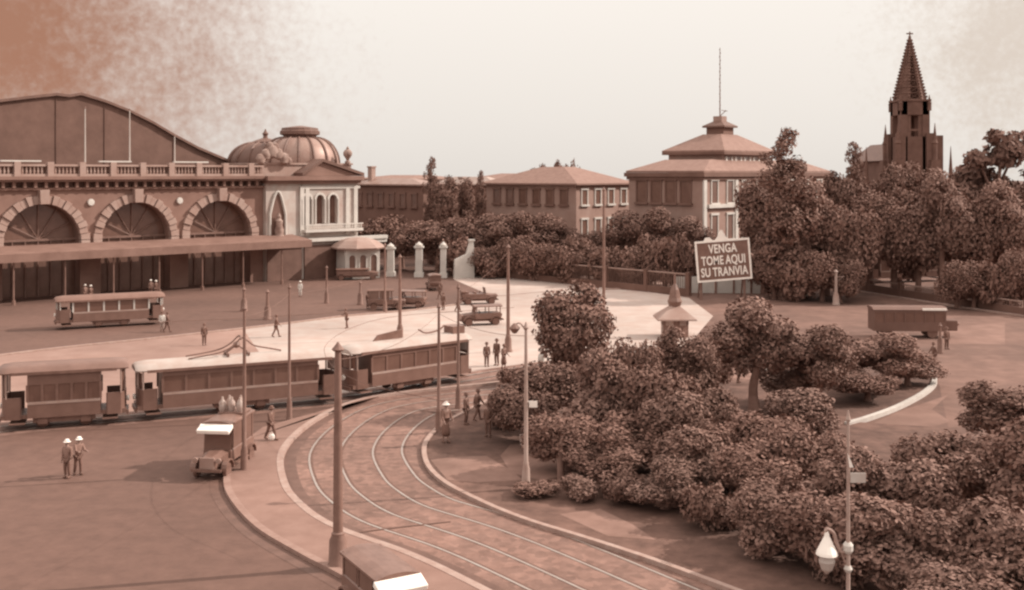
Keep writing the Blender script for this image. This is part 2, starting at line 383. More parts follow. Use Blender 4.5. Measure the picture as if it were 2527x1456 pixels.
for c in CEN:
    a = MB(); n = 21
    for k in range(n):
        a0, a1 = math.pi * k / n, math.pi * (k + 1) / n - .012
        pr = .42 if k % 2 == 0 else .26; r0, r1 = RA - .02, RA + (1.02 if k % 2 == 0 else .9)
        pts = []
        for r in (r0, r1):
            for aa in (a0, a1): pts.append((c - r * math.cos(aa), ZS + r * math.sin(aa)))
        q = [pts[0], pts[1], pts[3], pts[2]]
        a.prism([(x, -pr, z) for x, z in q], (0, pr + .35, 0))
    for sgn in (-1, 1):
        for k in range(3):
            z = 4.9 + k * .47; pr = .42 if k % 2 == 0 else .28
            a.span(c + sgn * (RA - .02), c + sgn * (RA + 1.0), -pr, .35, z, z + .45)
    a.box((c, -.35, ZS + RA + .75), (.9, .9, 1.6), taper=1.2)
    a.build('archivolt', M_stone2, st, bevel=.03)
    wv = MB()
    for k in range(1, 6):
        ang = math.pi * k / 6
        wv.tube([(c, 1.3, ZS + .2), (c - math.cos(ang) * RA, 1.3, ZS + math.sin(ang) * RA)], .07, 5)
    wv.span(c - RA, c + RA, 1.2, 1.4, ZS, ZS + .25)
    for k in (-2, -1, 0, 1, 2): wv.span(c + k * 1.4 - .06, c + k * 1.4 + .06, 1.24, 1.36, 0, ZS)
    wf = wv.build('window', M_pole, st)
    gl = MB(); gl.prism([(c - RA + .02, 1.45, 0)] + [(c - (RA - .02) * math.cos(math.pi * k / 16), 1.45, ZS + (RA - .02) * math.sin(math.pi * k / 16)) for k in range(17)] + [(c + RA - .02, 1.45, 0)], (0, .04, 0))
    gl.build('pane', M_glass, wf)
md = MB()
for s in (-.95, 9.95, 20.85):
    md.lathe([(.02, -.2), (.34, -.18), (.42, 0), (.3, .1), (.02, .12)], (0, 0, 0), 14)
    n0 = len(md.v) - 14 * 5
    for i in range(n0, len(md.v)):
        x, y, z = md.v[i]; md.v[i] = (s + x, -.05 + z * .6 - .1, 10.6 + y)
md.build('medallion', M_white, st)
en = MB()
en.span(S0, S1, -.35, .1, 12.1, 12.35); en.span(S0, S1, -1.15, .25, 13.25, 13.62); en.span(S0, S1, -.85, .2, 13.0, 13.25)
for k in range(int((S1 - S0) / 1.15)):
    s = S0 + .5 + k * 1.15
    en.span(s - .16, s + .16, -.62, .28, 12.36, 12.99)
en.build('cornice', M_stone, st)
pa = MB(); k = 0; s = S0
while s < S1 - .5:
    pa.span(s, s + .7, -.38, .28, 13.62, 15.25); e = min(s + 3.6, S1)
    pa.span(s + .7, e, -.22, .12, 13.62, 13.9); pa.span(s + .7, e, -.25, .15, 14.75, 14.98)
    x = s + .95
    while x < e - .2: pa.lathe([(.09, 0), (.13, .25), (.07, .5), (.1, .84)], (x, -.05, 13.9), 6); x += .42
    s += 3.6
pa.build('parapet', M_stone2, st)
cp = MB()
for x0, x1 in ((0, 100), (243, 322), (428, 512)):
    cp.span(fs(x0)[0], fs(x1)[0], -.3, .2, 15.26, 15.42)
cp.build('coping', M_white, st)
# canopy running the whole length and past the pavilion
ca = MB()
ca.prism([(S0, -5.6, 4.55), (S0, -5.6, 5.45), (S0, -.45, 6.0), (S0, -.45, 5.6), (S0, -5.5, 4.95)], (36.2 - S0, 0, 0))
ca.build('canopy', mat('canopy_zinc', .14, .7, .2, .6), st)
po = MB()
for k in range(9):
    s = S0 + 2 + k * 5.4
    if s < 36: po.tube([(s, -4.9, 0), (s, -4.9, .5), (s, -4.9, .52), (s, -4.9, 4.6)], [.2, .2, .1, .09], 8)
po.build('canopy_posts', M_pole, st)
# end pavilion, standing 0.7 m proud
PV0, PV1, PM = 32.4, 46.6, 37.7
pv = MB()
pv.span(PV0, PM, -.7, 10, 0, 13.0)
za, zb, hw = 7.2, 10.5, .60
ws = [fs(x, -.7)[0] for x in (756, 788, 820)]
xs = [PM]
def win_wall(mb, x0, x1, cs, hw, z0, zs, za, zt, y0, y1):
    """wall x0..x1, z za..zt with arched windows at cs"""
    ed = [x0] + [(cs[i] + cs[i + 1]) / 2 for i in range(len(cs) - 1)] + [x1]
    mb.span(x0, x1, y0, y1, za, z0)
    for i, c in enumerate(cs):
        l, r_ = ed[i], ed[i + 1]; half = min(c - l, r_ - c)
        arch_bay(mb, c, half * 2, hw, zs, z0, zt, y0, y1, 10)
        if c - half > l + 1e-3: mb.span(l, c - half, y0, y1, z0, zt)
        if c + half < r_ - 1e-3: mb.span(c + half, r_, y0, y1, z0, zt)
win_wall(pv, PM + .01, PV1, ws, hw, za, zb, 0, 13.0, -.78, -.1)
pv.span(PM + .01, PV1, 1.2, 10, 0, 13.0)
pv.build('pavilion_wall', mat('pavilion_stone', .36, .8, .16, .6, .2, amp2=.12, scale2=.2), st)
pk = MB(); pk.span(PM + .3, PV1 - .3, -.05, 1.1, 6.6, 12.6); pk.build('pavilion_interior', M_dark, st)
for c in ws:
    fr = MB()
    for sg in (-1, 1): fr.tube([(c + sg * (hw + .16), -.95, za), (c + sg * (hw + .16), -.95, zb)], .13, 8)
    n = 10
    for k in range(n):
        a0, a1 = math.pi * k / n, math.pi * (k + 1) / n
        q = [(c - r * math.cos(a), zb + r * math.sin(a)) for r, a in ((hw, a0), (hw, a1), (hw + .3, a1), (hw + .3, a0))]
        fr.prism([(x, -.98, z) for x, z in q], (0, .19, 0))
    fw = fr.build('window', M_white, st)
    g = MB(); g.span(c - hw, c + hw, -.4, -.36, za, zb + hw * .9); g.span(c - .03, c + .03, -.47, -.41, za, zb + hw); g.span(c - hw, c + hw, -.47, -.41, zb - .9, zb - .84)
    g.build('pane', M_glass, fw)
qn = MB()
for s in (PM - .05, PV1 - .45, PM + 1.05 - .3, PV1 - 1.75): qn.span(s - .3, s + .3, -1.0, -.75, 5.7, 12.2)
qn.span(PM - .35, PV1 + .25, -.98, -.6, 11.9, 12.25)
qn.build('pilaster', M_white, st)
bl = MB(); bl.span(PM - .1, PV1 + .15, -1.9, -.78, 6.15, 6.5); bl.span(PM - .1, PV1 + .15, -1.9, -1.75, 7.05, 7.2)
x = PM + .1
while x < PV1: bl.lathe([(.07, 0), (.11, .2), (.06, .4), (.08, .55)], (x, -1.82, 6.5), 6); x += .36
bl.build('balcony', M_white, st)
es = MB(); es.span(PV0 + .1, PM - .1, -.9, -.72, 0, 4.5); es.span(PM + .3, PV1 - .1, -1.0, -.8, 0, 4.4); es.build('canopy_shade_screen', M_dark, st)  # dark panels added over the pale base to paint shade below the canopy
lc = MB(); lc.span(PV0 + .5, PV1 + 4.5, -1.6, -.9, 4.9, 5.35); lc.span(PV1, PV1 + 4.5, -1.4, 3.0, 4.4, 4.9)
lc.build('lower_cornice', M_white, st)
pc = MB(); pc.span(PV0 - .3, PV1 + .5, -1.7, .6, 13.02, 13.6); pc.span(PV0 - .1, PV1 + .3, -1.2, .5, 12.6, 13.0)
pc.build('pavilion_cornice', M_stone, st)
pm0, pm1 = PM - .3, PV1 + .6; mid = fs(790, -.7)[0]
pd = MB()
for (xa, za_), (xb, zb_) in (((pm0, 13.62), (mid, 15.5)), ((pm1, 13.62), (mid, 15.5))):
    pd.prism([(xa, -1.5, za_), (xb, -1.5, zb_), (xb, -1.5, zb_ + .4), (xa, -1.5, za_ + .4)], (0, 4.5, 0))
pd.build('pediment_moulding', M_iron, st)
pt = MB(); pt.prism([(pm0 + .4, -1.1, 13.62), (pm1 - .4, -1.1, 13.62), (mid, -1.1, 15.45)], (0, 3.6, 0)); pt.build('pediment', M_stone, st)
ptop = MB(); ptop.span(PV0, PV1, .8, 10, 13.6, 15.1); ptop.span(PV0 - .15, PV1 + .15, .6, 10.2, 15.1, 15.35); ptop.build('pavilion_parapet', M_stone2, st)
# tall pointed niche in the narrow bay
nc = fs(684, -.7)[0]
ni = MB()
arc = [(nc - 1.15, 5.2)] + [(nc - 1.15 + 1.15 * t, 8.6 + 3.0 * math.sin(t * math.pi / 2) ** 1.0) for t in (0, .2, .4, .6, .8, 1)] + [(nc + 1.15 - 1.15 * t, 8.6 + 3.0 * math.sin(t * math.pi / 2)) for t in (.8, .6, .4, .2, 0)] + [(nc + 1.15, 5.2)]
ni.prism([(x, -.74, z) for x, z in arc], (0, .05, 0)); nf = ni.build('niche', M_dark, st)
nm = MB(); nm.tube([(x, -.86, z) for x, z in arc], .17, 6); nm.build('niche_moulding', M_white, nf)
nb = MB(); nb.lathe([(.5, 0), (.75, .5), (.55, .9), (.62, 1.4), (.42, 2.0), (.5, 2.6), (.2, 2.9), (.27, 3.2), (.05, 3.6)], (nc, -1.2, 5.2), 10); nb.build('niche_statue', M_ornam, nf, smooth=True)
# sculpture and finials along the top
def urn(s, y, z, sc=1.0, nm_='urn'):
    u = MB(); u.lathe([(.42, 0), (.42, .3), (.2, .45), (.28, .7), (.62, 1.2), (.66, 1.6), (.45, 1.95), (.18, 2.1), (.22, 2.25), (.05, 2.5)], (0, 0, 0), 12)
    o = u.build(nm_, M_ornam, st, smooth=True); o.location = (s, y, z); o.scale = (sc,) * 3
urn(fs(858, .6)[0], .6, 15.3, .95)
sc_ = MB()
for dx, z, r in ((-1.7, .6, .75), (-.9, 1.2, .8), (0, 1.6, .95), (.9, 1.3, .8), (1.8, .7, .8), (-.3, 2.4, .5), (.5, 2.3, .5), (2.5, .4, .5)):
    sc_.ball((fs(672, .2)[0] + dx, .2, 15.2 + z), r, 9, (1, .6, 1.0))
sc_.build('sculpture_group', M_ornam, st, smooth=True)
# domes
def dome(x, y, rb, rt, z0, z1, cap, mm, nm_):
    s, D = fs(x, y)
    d = MB(); n = 10
    pr = [(rb * 1.04, -1.2), (rb * 1.04, -.1)] + [(rt + (rb - rt) * math.cos(k / n * math.pi / 2), (z1 - z0) * math.sin(k / n * math.pi / 2)) for k in range(n + 1)]
    d.lathe(pr, (s, y, z0), 32); o = d.build(nm_, mm, st, smooth=True)
    rb_ = MB()
    for k in range(16):
        a = 2 * math.pi * (k + .5) / 16
        rb_.tube([(s + (r + .06) * math.cos(a), y + (r + .06) * math.sin(a), z0 + z) for r, z in pr[2:]], .17, 5)
    rb_.build('rib', M_iron, o)
    c = MB(); c.lathe(cap, (s, y, z1), 20); c.build('cap', M_iron, o)
    return o
zc = hgt(340, 153)
dome(740, 6.5, 5.4, 2.3, 15.2, zc, [(2.2, 0), (2.3, .3), (2.75, .45), (2.75, .9), (2.55, 1.05), (2.5, 1.35), (.9, 1.6), (.05, 1.7)], M_zinc, 'dome')
dome(655, 13.0, 5.2, 1.4, 15.2, hgt(350, 152), [(1.9, -.25), (2.0, .1), (1.3, .4), (.35, .7), (.3, 1.0), (.45, 1.3), (.2, 1.6), (.05, 2.0)], M_iron, 'dome')
# train shed behind: one wide iron roof
sh = empty('train_shed', SA, SRZ); tag(sh, 'huge dark arched iron train shed rising behind the station parapet', 'train shed')
prof = []
for x, y in ((0, 245), (75, 236), (140, 229), (172, 233), (200, 228), (260, 246), (320, 270), (380, 300), (430, 330), (490, 362), (575, 398)):
    s, D = fs(x, 14); prof.append((s, hgt(y, D)))
mid_s = fs(172, 14)[0]
left = [(2 * mid_s - s, z) for s, z in reversed(prof) if s > mid_s + 14]
left = [(s, z) for s, z in left if s < prof[0][0] - 1]
prof = left + prof
prof = [(prof[0][0] - 4, 6.0)] + prof + [(prof[-1][0] + 3, prof[-1][1] - 1.6)]
g = MB(); g.prism([(s, 14.3, z - .35) for s, z in prof] + [(prof[-1][0], 14.3, 0), (prof[0][0], 14.3, 0)], (0, .4, 0)); g.build('gable', mat('gable_boards', .10, .8, .2, .5), sh)
rf = MB()
for i in range(len(prof) - 1):
    (a, za_), (b_, zb_) = prof[i], prof[i + 1]
    rf.prism([(a, 13.9, za_ - .35), (b_, 13.9, zb_ - .35), (b_, 13.9, zb_), (a, 13.9, za_)], (0, 46, 0))
rf.build('roof', M_slate, sh)
gm = MB()
for i in range(3, len(prof) - 1, 3):
    gm.tube([(prof[i][0], 14.25, prof[i][1] - .5), (prof[i][0], 14.25, 8)], .06, 4)
gm.build('gable_mullions', M_iron, sh)
# flagpoles on the parapet
for x, yt, lab in ((210, 268, 'pale flagpole on the station parapet nearest the shed roof crest'), (320, 272, 'tall pale flagpole on the station parapet, middle of the three'), (431, 336, 'short pale flagpole on the parapet under the shed roof slope')):
    s, D = fs(x, 0); P = SA + SU * s
    e = empty('flagpole', (P.x, P.y, 15.25)); tag(e, lab, 'flagpole', 'flagpoles on the station parapet')
    h = hgt(yt, D) - 15.25
    MB().tube([(0, 0, 0), (0, 0, h)], [.10, .06], 7).build('mast', mat('white_pole', .4, .5, .1, 2), e)
    MB().ball((0, 0, h + .08), .12, 8).build('finial', M_pole, e)
# ------------------------------------------------------------------ houses seen corner-on
LD, RD = Vector((-.75, .66, 0)), Vector((.66, .75, 0))
def corner_len(cx, D, d, x):
    """length along d from the corner until the wall reaches picture column x"""
    P = at(cx, 427, D); q = (x / K - 512) / F
    return (q * P.y - P.x) / (d.x - q * d.y)
def quadpt(P, u, v, z): return P + LD * u + RD * v + Vector((0, 0, z))
def block(mb, u0, u1, v0, v1, z0, z1):
    """a box in the (LD, RD) frame whose corner is the local origin"""
    p = [LD * u + RD * v for u, v in ((u0, v0), (u1, v0), (u1, v1), (u0, v1))]
    mb.prism([q + Vector((0, 0, z0)) for q in p], (0, 0, z1 - z0))
def hip(mb, u0, u1, v0, v1, z0, z1, ov=.6, tu=.3, tv=.3, th=.25):
    """hipped roof ending in a flat top tu, tv (fractions)"""
    U0, U1, V0, V1 = u0 - ov, u1 + ov, v0 - ov, v1 + ov
    cu, cv = (u0 + u1) / 2, (v0 + v1) / 2; a, b_ = (u1 - u0) * tu / 2, (v1 - v0) * tv / 2
    lo = [LD * u + RD * v for u, v in ((U0, V0), (U1, V0), (U1, V1), (U0, V1))]
    hi = [LD * u + RD * v for u, v in ((cu - a, cv - b_), (cu + a, cv - b_), (cu + a, cv + b_), (cu - a, cv + b_))]
    vs = [p + Vector((0, 0, z0)) for p in lo] + [p + Vector((0, 0, z0 + th)) for p in lo] + [p + Vector((0, 0, z1)) for p in hi]
    fs_ = [(0, 1, 2, 3), (8, 9, 10, 11)]
    for i in range(4):
        j = (i + 1) % 4; fs_ += [(i, j, j + 4, i + 4), (i + 4, j + 4, j + 8, i + 8)]
    mb.add(vs, fs_)
def wall_windows(e, axis, n, a0, a1, z0, z1, w, m_frame, depth=.14, off=0.0, sill=True, other=0.0):
    """n windows on the RD ('v') or LD ('u') face"""
    d, o_d = (RD, LD) if axis == 'v' else (LD, RD)
    for k in range(n):
        c = a0 + (a1 - a0) * (k + .5) / n
        def P(t, dep, z): return d * (c + t) - o_d * (dep + other) + Vector((0, 0, z))
        def bar(mb, t0, t1, z_0, z_1, d0, d1):
            mb.prism([P(t0, d0, z_0), P(t1, d0, z_0), P(t1, d0, z_1), P(t0, d0, z_1)], o_d * (d0 - d1))
        f = MB()
        bar(f, -w / 2 - .2, -w / 2, z0, z1, -.02, depth); bar(f, w / 2, w / 2 + .2, z0, z1, -.02, depth)
        bar(f, -w / 2 - .3, w / 2 + .3, z1, z1 + .3, -.02, depth + .06)
        if sill: bar(f, -w / 2 - .35, w / 2 + .35, z0 - .3, z0, -.02, depth + .18)
        fo = f.build('window', m_frame, e)
        g = MB(); bar(g, -w / 2, w / 2, z0, z1, -.01, .03); go = g.build('pane', M_glass, fo)
def house_root(name, cx, D, label, cat='building', group=None):
    P = at(cx, 427, D); return tag(empty(name, (P.x, P.y, 0)), label, cat, group)

M_shadew = mat('shade_side_render', .115, .9, .2, .3, amp2=.15)  # wall tone darkened to stand for sides turned from the sun
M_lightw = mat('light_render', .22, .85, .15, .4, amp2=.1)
# the large institute with a mast
D0 = 146
e = house_root('institute_building', 1735, D0, 'large corner building with stacked hipped roofs and roof lantern behind the tram sign')
ul = corner_len(1735, D0, LD, 1552); vr = corner_len(1735, D0, RD, 2044)
zE = hgt(427, D0)
b = MB(); block(b, 0, ul, 0, vr, 0, zE - .5); b.build('wall', M_lightw, e)
b = MB(); block(b, -.5, ul + .5, -.5, vr + .5, zE - .5, zE + .05); block(b, -.25, ul + .25, -.25, vr + .25, zE - .9, zE - .5); b.build('cornice', M_shadew, e)
b = MB(); hip(b, 0, ul, 0, vr, zE + .06, zE + 1.9, .3, .62, .7); b.build('roof', M_tile, e)
vw = corner_len(1735, D0, RD, 1890)
wall_windows(e, 'v', 4, .8, vw, hgt(500, D0 + 4), hgt(446, D0 + 4), 1.5, M_white)
wall_windows(e, 'v', 4, .8, vw, hgt(590, D0 + 4), hgt(530, D0 + 4), 1.5, M_white)
wall_windows(e, 'v', 4, vw + .5, vr - 1, hgt(500, D0 + 10), hgt(446, D0 + 10), 1.5, M_white)
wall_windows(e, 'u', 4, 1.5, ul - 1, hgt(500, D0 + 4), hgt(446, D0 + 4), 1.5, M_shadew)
b = MB()
for v in (.3, vw * .5, vw + .2): block(b, -.22, .02, v - .35, v + .35, 0, zE - .95)
block(b, -.45, .02, .9, vw, hgt(512, D0 + 4), hgt(503, D0 + 4)); b.build('pilaster', M_white, e)
# set-back upper storey
iu, iv = 2.2, 3.0
def loc_len(x0, d, x): return corner_len(x0, D0, d, x)
pu = None
def solve_uv(x1, x2, x3, Dg=0.0):
    """corner (u,v) set-back block: choose v offset so its near corner shows at column x1"""
    q = (x1 / K - 512) / F; P = at(1735, 427, D0)
    best = None
    for i in range(400):
        v = i * .03; u = iu
        p = P + LD * u + RD * v
        if best is None or abs(p.x / p.y - q) < best[0]: best = (abs(p.x / p.y - q), v)
    v0 = best[1]; p = P + LD * iu + RD * v0
    ql, qr = (x2 / K - 512) / F, (x3 / K - 512) / F
    u1 = iu + (ql * p.y - p.x) / (LD.x - ql * LD.y); v1 = v0 + (qr * p.y - p.x) / (RD.x - qr * RD.y)
    return v0, u1, v1, p.y
v0, u1, v1, Dc = solve_uv(1783, 1650, 1900)
zu = hgt(381, Dc)
b = MB(); block(b, iu, u1, v0, v1, zE - .2, zu); block(b, iu - .5, u1 + .5, v0 - .5, v1 + .5, zE + .2, zE + 1.0); b.build('upper_storey', M_lightw, e)
b = MB(); block(b, iu - .7, u1 + .7, v0 - .7, v1 + .7, zu, zu + .35); b.build('upper_cornice', M_shadew, e)
zl = hgt(331, Dc + 6)
b = MB(); hip(b, iu, u1, v0, v1, zu + .36, zl, .7, .34, .34); ro = b.build('upper_roof', M_tile, e)
cu, cv = (iu + u1) / 2, (v0 + v1) / 2
a = (u1 - iu) * .16
b = MB(); block(b, cu - a, cu + a, cv - a, cv + a, zl - .3, zl + 1.0); lan = b.build('lantern', M_shadew, ro)
b = MB(); hip(b, cu - a, cu + a, cv - a, cv + a, zl + 1.01, zl + 2.0, .45, .45, .45); b.build('lantern_roof', M_iron, ro)
b = MB(); block(b, cu - a * .5, cu + a * .5, cv - a * .5, cv + a * .5, zl + 1.9, zl + 2.7); b.build('lantern_cap', M_zinc, ro)
dd = RD
wv0, wv1 = v0 + .4, v1 - .4
Pm = None
for k in range(5):
    c = wv0 + (wv1 - wv0) * (k + .5) / 5
    f = MB(); block(f, iu - .14, iu + .02, c - 1.0, c - .55, zE + 1.1, zu - .3); block(f, iu - .14, iu + .02, c + .55, c + .95, zE + 1.1, zu - .3)
    fo = f.build('window', M_white, e)
    g = MB(); block(g, iu - .05, iu + .02, c - .54, c + .54, zE + 1.1, zu - .3); g.build('pane', M_glass, fo)
# its lattice mast
P = at(1735, 427, D0) + LD * cu + RD * cv
ms = tag(empty('radio_mast', (P.x, P.y, zl + 2.7)), 'thin lattice radio mast rising from the roof lantern of the institute', 'mast')
hm = hgt(118, P.y) - zl - 2.7
b = MB(); b.tube([(0, 0, 0), (0, 0, hm)], [.09, .05], 6)
for k in range(int(hm / 1.1)): b.tube([(-.09, 0, k * 1.1), (.09, 0, k * 1.1 + .55), (-.09, 0, k * 1.1 + 1.1)], .035, 4)
b.build('mast', M_pole, ms)
b = MB(); b.tube([(0, 0, 0), (.9, 0, .9)], .06, 5); b.tube([(.2, 0, .9), (1.1, 0, .75)], .05, 5); b.build('bracket', M_pole, ms)

# hip-roofed house
D1 = 165
e = house_root('villa', 1422, D1, 'low hip roofed house with pale window wall and long dark side, left of the institute', 'house')
ul = corner_len(1422, D1, LD, 1200); vr = corner_len(1422, D1, RD, 1556); zE1 = hgt(457, D1)
b = MB(); block(b, 0, ul, 0, vr, 0, zE1); b.build('wall', M_lightw, e)
b = MB(); hip(b, 0, ul, 0, vr, zE1 + .01, hgt(412, D1 + 14), .7, .25, .2); ro = b.build('roof', M_tile, e)
b = MB(); block(b, ul * .5 - .5, ul * .5 + .5, vr * .5 - .5, vr * .5 + .5, hgt(425, D1 + 12), hgt(408, D1 + 12)); b.build('chimney', M_shadew, ro)
wall_windows(e, 'v', 4, .3, vr - .3, hgt(503, D1 + 5), hgt(468, D1 + 5), 1.3, M_white)
wall_windows(e, 'v', 4, .3, vr - .3, hgt(580, D1 + 5), hgt(540, D1 + 5), 1.3, M_white)
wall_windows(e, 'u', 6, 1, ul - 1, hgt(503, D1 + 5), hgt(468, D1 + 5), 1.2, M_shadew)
# houses between station and villa
def plain_house(name, cx, D, xl, xr, ye, ya, label, rm, chim=()):
    e = house_root(name, cx, D, label, 'house'); ul = corner_len(cx, D, LD, xl); vr = corner_len(cx, D, RD, xr); z = hgt(ye, D)
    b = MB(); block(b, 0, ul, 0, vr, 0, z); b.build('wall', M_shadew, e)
    b = MB(); hip(b, 0, ul, 0, vr, z + .01, hgt(ya, D + 10), .5, .5, .2); ro = b.build('roof', rm, e)
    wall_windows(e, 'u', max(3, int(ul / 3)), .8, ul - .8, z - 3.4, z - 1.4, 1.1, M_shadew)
    for u, v, yt in chim:
        b = MB(); block(b, ul * u - .5, ul * u + .5, vr * v - .45, vr * v + .45, z - .5, hgt(yt, D + vr * v * .7)); block(b, ul * u - .6, ul * u + .6, vr * v - .55, vr * v + .55, hgt(yt, D + vr * v * .7), hgt(yt, D + vr * v * .7) + .25); b.build('chimney', M_stone2, ro)
plain_house('row_house', 1045, 178, 866, 1090, 459, 440, 'long dark house with low pale roof, right beside the station pavilion', M_zinc, ((.78, .3, 413), (.3, .5, 446)))
plain_house('row_house', 1225, 186, 1070, 1260, 458, 436, 'dark low house with pale roof, half hidden by trees between station and villa', mat('pale_roof', .3, .7, .15, .8), ((.6, .3, 440),))
plain_house('row_house', 1010, 240, 880, 1140, 444, 432, 'distant house whose pale roof ridge shows above the long dark house', M_tile)
plain_house('row_house', 1300, 235, 1150, 1420, 446, 428, 'distant house with roof showing above the villa eaves', M_tile)

# ------------------------------------------------------------------ church
DC = 280; P = at(2245, 427, DC)
ch = tag(empty('church', (P.x, P.y, 0), R(0)), 'dark gothic church with tall openwork spire, belfry tower and pinnacles, rising over the trees', 'church')
mpv = DC / (K * F)
def z_(y): return hgt(y, DC)
hw = 36 * mpv
b = MB(); zt0, zt1 = z_(405), z_(252)
for sx in (-1, 1):
    for sy in (-1, 1):
        b.box((sx * (hw - .9), sy * (hw - .9), (0 + zt1) / 2), (1.8, 1.8, zt1))
        b.box((sx * (hw - .1), sy * (hw - .1), z_(330) / 2), (2.0, 2.0, z_(330)))
        b.box((sx * (hw + .8), sy * (hw + .8), z_(395) / 2), (2.4, 2.4, z_(395)))
b.span(-hw, hw, -hw, hw, 0, z_(338))
b.span(-hw, hw, -hw + .3, hw - .3, z_(285), zt1)
b.span(-hw + .3, hw - .3, -hw, hw, z_(285) + .01, zt1 - .01)
b.span(-hw - .3, hw + .3, -hw - .3, hw + .3, zt1, zt1 + .5)
for sy in (-1, 1):
    for x in (-.9, .9): b.box((x * 1.55, sy * (hw - .6), (z_(338) + z_(285)) / 2), (.9, .6, z_(285) - z_(338)))
    for k, x in enumerate((-2.2, 2.2)): b.box((x * 1.0, sy * (hw - .6), (z_(338) + z_(285)) / 2), (.8, .7, z_(285) - z_(338)))
    b.box((0, sy * (hw - .5), z_(322)), (2 * hw - 1, .5, .5))
b.build('tower', M_church, ch)
spz0, spz1, r0 = zt1 + .5, z_(92), 3.75
sp = MB(); lv = 10; rib = []
for k in range(8):
    a = math.pi / 8 + k * math.pi / 4; pts = []
    for i in range(lv + 1):
        t = i / lv; r = r0 * (1 - t) + .12 * t
        pts.append((r * math.cos(a), r * math.sin(a), spz0 + (spz1 - spz0) * t))
    rib.append(pts); sp.tube(pts, [.40 - .2 * i / lv for i in range(lv + 1)], 5)
    for i in range(1, lv * 2):
        t = i / (lv * 2); r = (r0 + .5) * (1 - t) + .3 * t
        sp.ball((r * math.cos(a), r * math.sin(a), spz0 + (spz1 - spz0) * t), .30, 5)
tr = MB()
for i in range(lv):
    for k in range(8):
        A, B = Vector(rib[k][i]), Vector(rib[(k + 1) % 8][i]); C, D_ = Vector(rib[k][i + 1]), Vector(rib[(k + 1) % 8][i + 1])
        tr.tube([A, B], .15, 4)
        if i < 7: tr.tube([A, D_], .07, 4); tr.tube([B, C], .07, 4)
        if k % 2 == 0 and i < lv: tr.add([A, B, D_, C], [(0, 1, 2, 3)])       # solid stone facets alternate with open ones
        if i > 6: tr.add([A, B, D_, C], [(0, 1, 2, 3)])
so_ = sp.build('spire', M_church, ch); tr.build('tracery', M_church, so_)
cr = MB(); cr.tube([(0, 0, spz1 - .3), (0, 0, z_(78))], .16, 6); cr.box((0, 0, z_(83)), (1.7, .22, .32)); cr.ball((0, 0, spz1 + .1), .38, 8); cr.build('cross', M_church, ch)
def pinnacle(x, y, zb, zt, r=.55):
    pn = MB(); pn.lathe([(r, zb), (r, zb + (zt - zb) * .45), (r * 1.25, zb + (zt - zb) * .47), (r * .8, zb + (zt - zb) * .55), (.05, zt)], (x, y, 0), 8)
    for k in range(3): pn.ball((x, y, zb + (zt - zb) * (.62 + .1 * k)), r * (.8 - .2 * k), 6)
    pn.build('pinnacle', M_church, ch)
for sx in (-1, 1):
    for sy in (-1, 1):
        pinnacle(sx * (hw - .1), sy * (hw - .1), z_(275), z_(236)); pinnacle(sx * (hw + .9), sy * (hw + .9), z_(398), z_(305), .7)
b = MB(); b.span(-hw - .5, hw + 3.9, hw + .5, hw + 30, 0, z_(395)); b.span(hw + .6, hw + 3.6, -hw + .6, hw, 0, z_(335)); b.build('nave', M_church, ch)
b = MB(); b.prism([(-hw - 1.5, hw, z_(396)), (hw + 4.5, hw, z_(396)), (1, hw, z_(350))], (0, 30, 0)); b.build('nave_roof', M_slate, ch)
for x, yt in ((2141, 362), (2350, 360), (2312, 330)): pinnacle((x - 2245) * mpv, 1.0, 0, z_(yt), .9)

# ------------------------------------------------------------------ white pavilion, gate piers, fence, hoarding, kiosk, sign
P = at(885, 427, 147)
e = tag(empty('white_pavilion', (P.x, P.y, 0), R(28)), 'small white pavilion with arched windows and curved roof beside the station end', 'pavilion')
b = MB(); b.span(-2.4, 2.4, -1.6, 2.0, 0, 3.9); b.build('wall', M_white, e)
b = MB(); b.lathe([(3.6, 3.9), (3.7, 4.1), (3.2, 4.5), (2.4, 5.0), (1.4, 5.3), (.2, 5.4)], (0, .2, 0), 8, R(22)); b.build('roof', M_stone2, e)
for x in (-1.5, 0, 1.5):
    f = MB()
    for sg in (-.5, .5): f.span(x + sg - .08, x + sg + .08, -1.75, -1.6, .6, 2.7)
    f.tube([(x - .5 * math.cos(k * math.pi / 8), -1.68, 2.7 + .5 * math.sin(k * math.pi / 8)) for k in range(9)], .08, 6)
    fo = f.build('window', M_white, e)
    g = MB(); g.prism([(x - .42, -1.63, .6)] + [(x - .42 * math.cos(k * math.pi / 8), -1.63, 2.7 + .42 * math.sin(k * math.pi / 8)) for k in range(9)] + [(x + .42, -1.63, .6)], (0, .02, 0)); g.build('pane', M_glass, fo)
def pier(x, y, D, w_, label, m=M_white):
    P = at(x, 427, D); h = hgt(y, D)
    e = tag(empty('gate_pier', (P.x, P.y, 0)), label, 'gate pier', 'white gate piers between station and garden fence')
    b = MB(); b.box((0, 0, .3), (w_ * 1.3, w_ * 1.3, .6)); b.box((0, 0, h / 2 + .2), (w_, w_, h - .8), taper=.92); b.build('shaft', m, e)
    b = MB(); b.box((0, 0, h - .15), (w_ * 1.35, w_ * 1.35, .22)); b.lathe([(w_ * .5, h), (w_ * .55, h + .2), (w_ * .2, h + .45), (.04, h + .6)], (0, 0, 0), 10); b.build('cap', m, e)
pier(918, 612, 150, .8, 'white gate pier hard against the right side of the white pavilion')
pier(964, 610, 149, .95, 'tall white gate pier, second to the right of the pavilion')
pier(1034, 607, 148, .95, 'tall white gate pier in the middle of the gateway')
pier(1094, 607, 147, .8, 'white gate pier left of the wedge-shaped wall')
P = at(1148, 427, 146)
e = tag(empty('boundary_wall', (P.x, P.y, 0), R(20)), 'pale wedge-topped wall stub where the garden fence begins', 'wall')
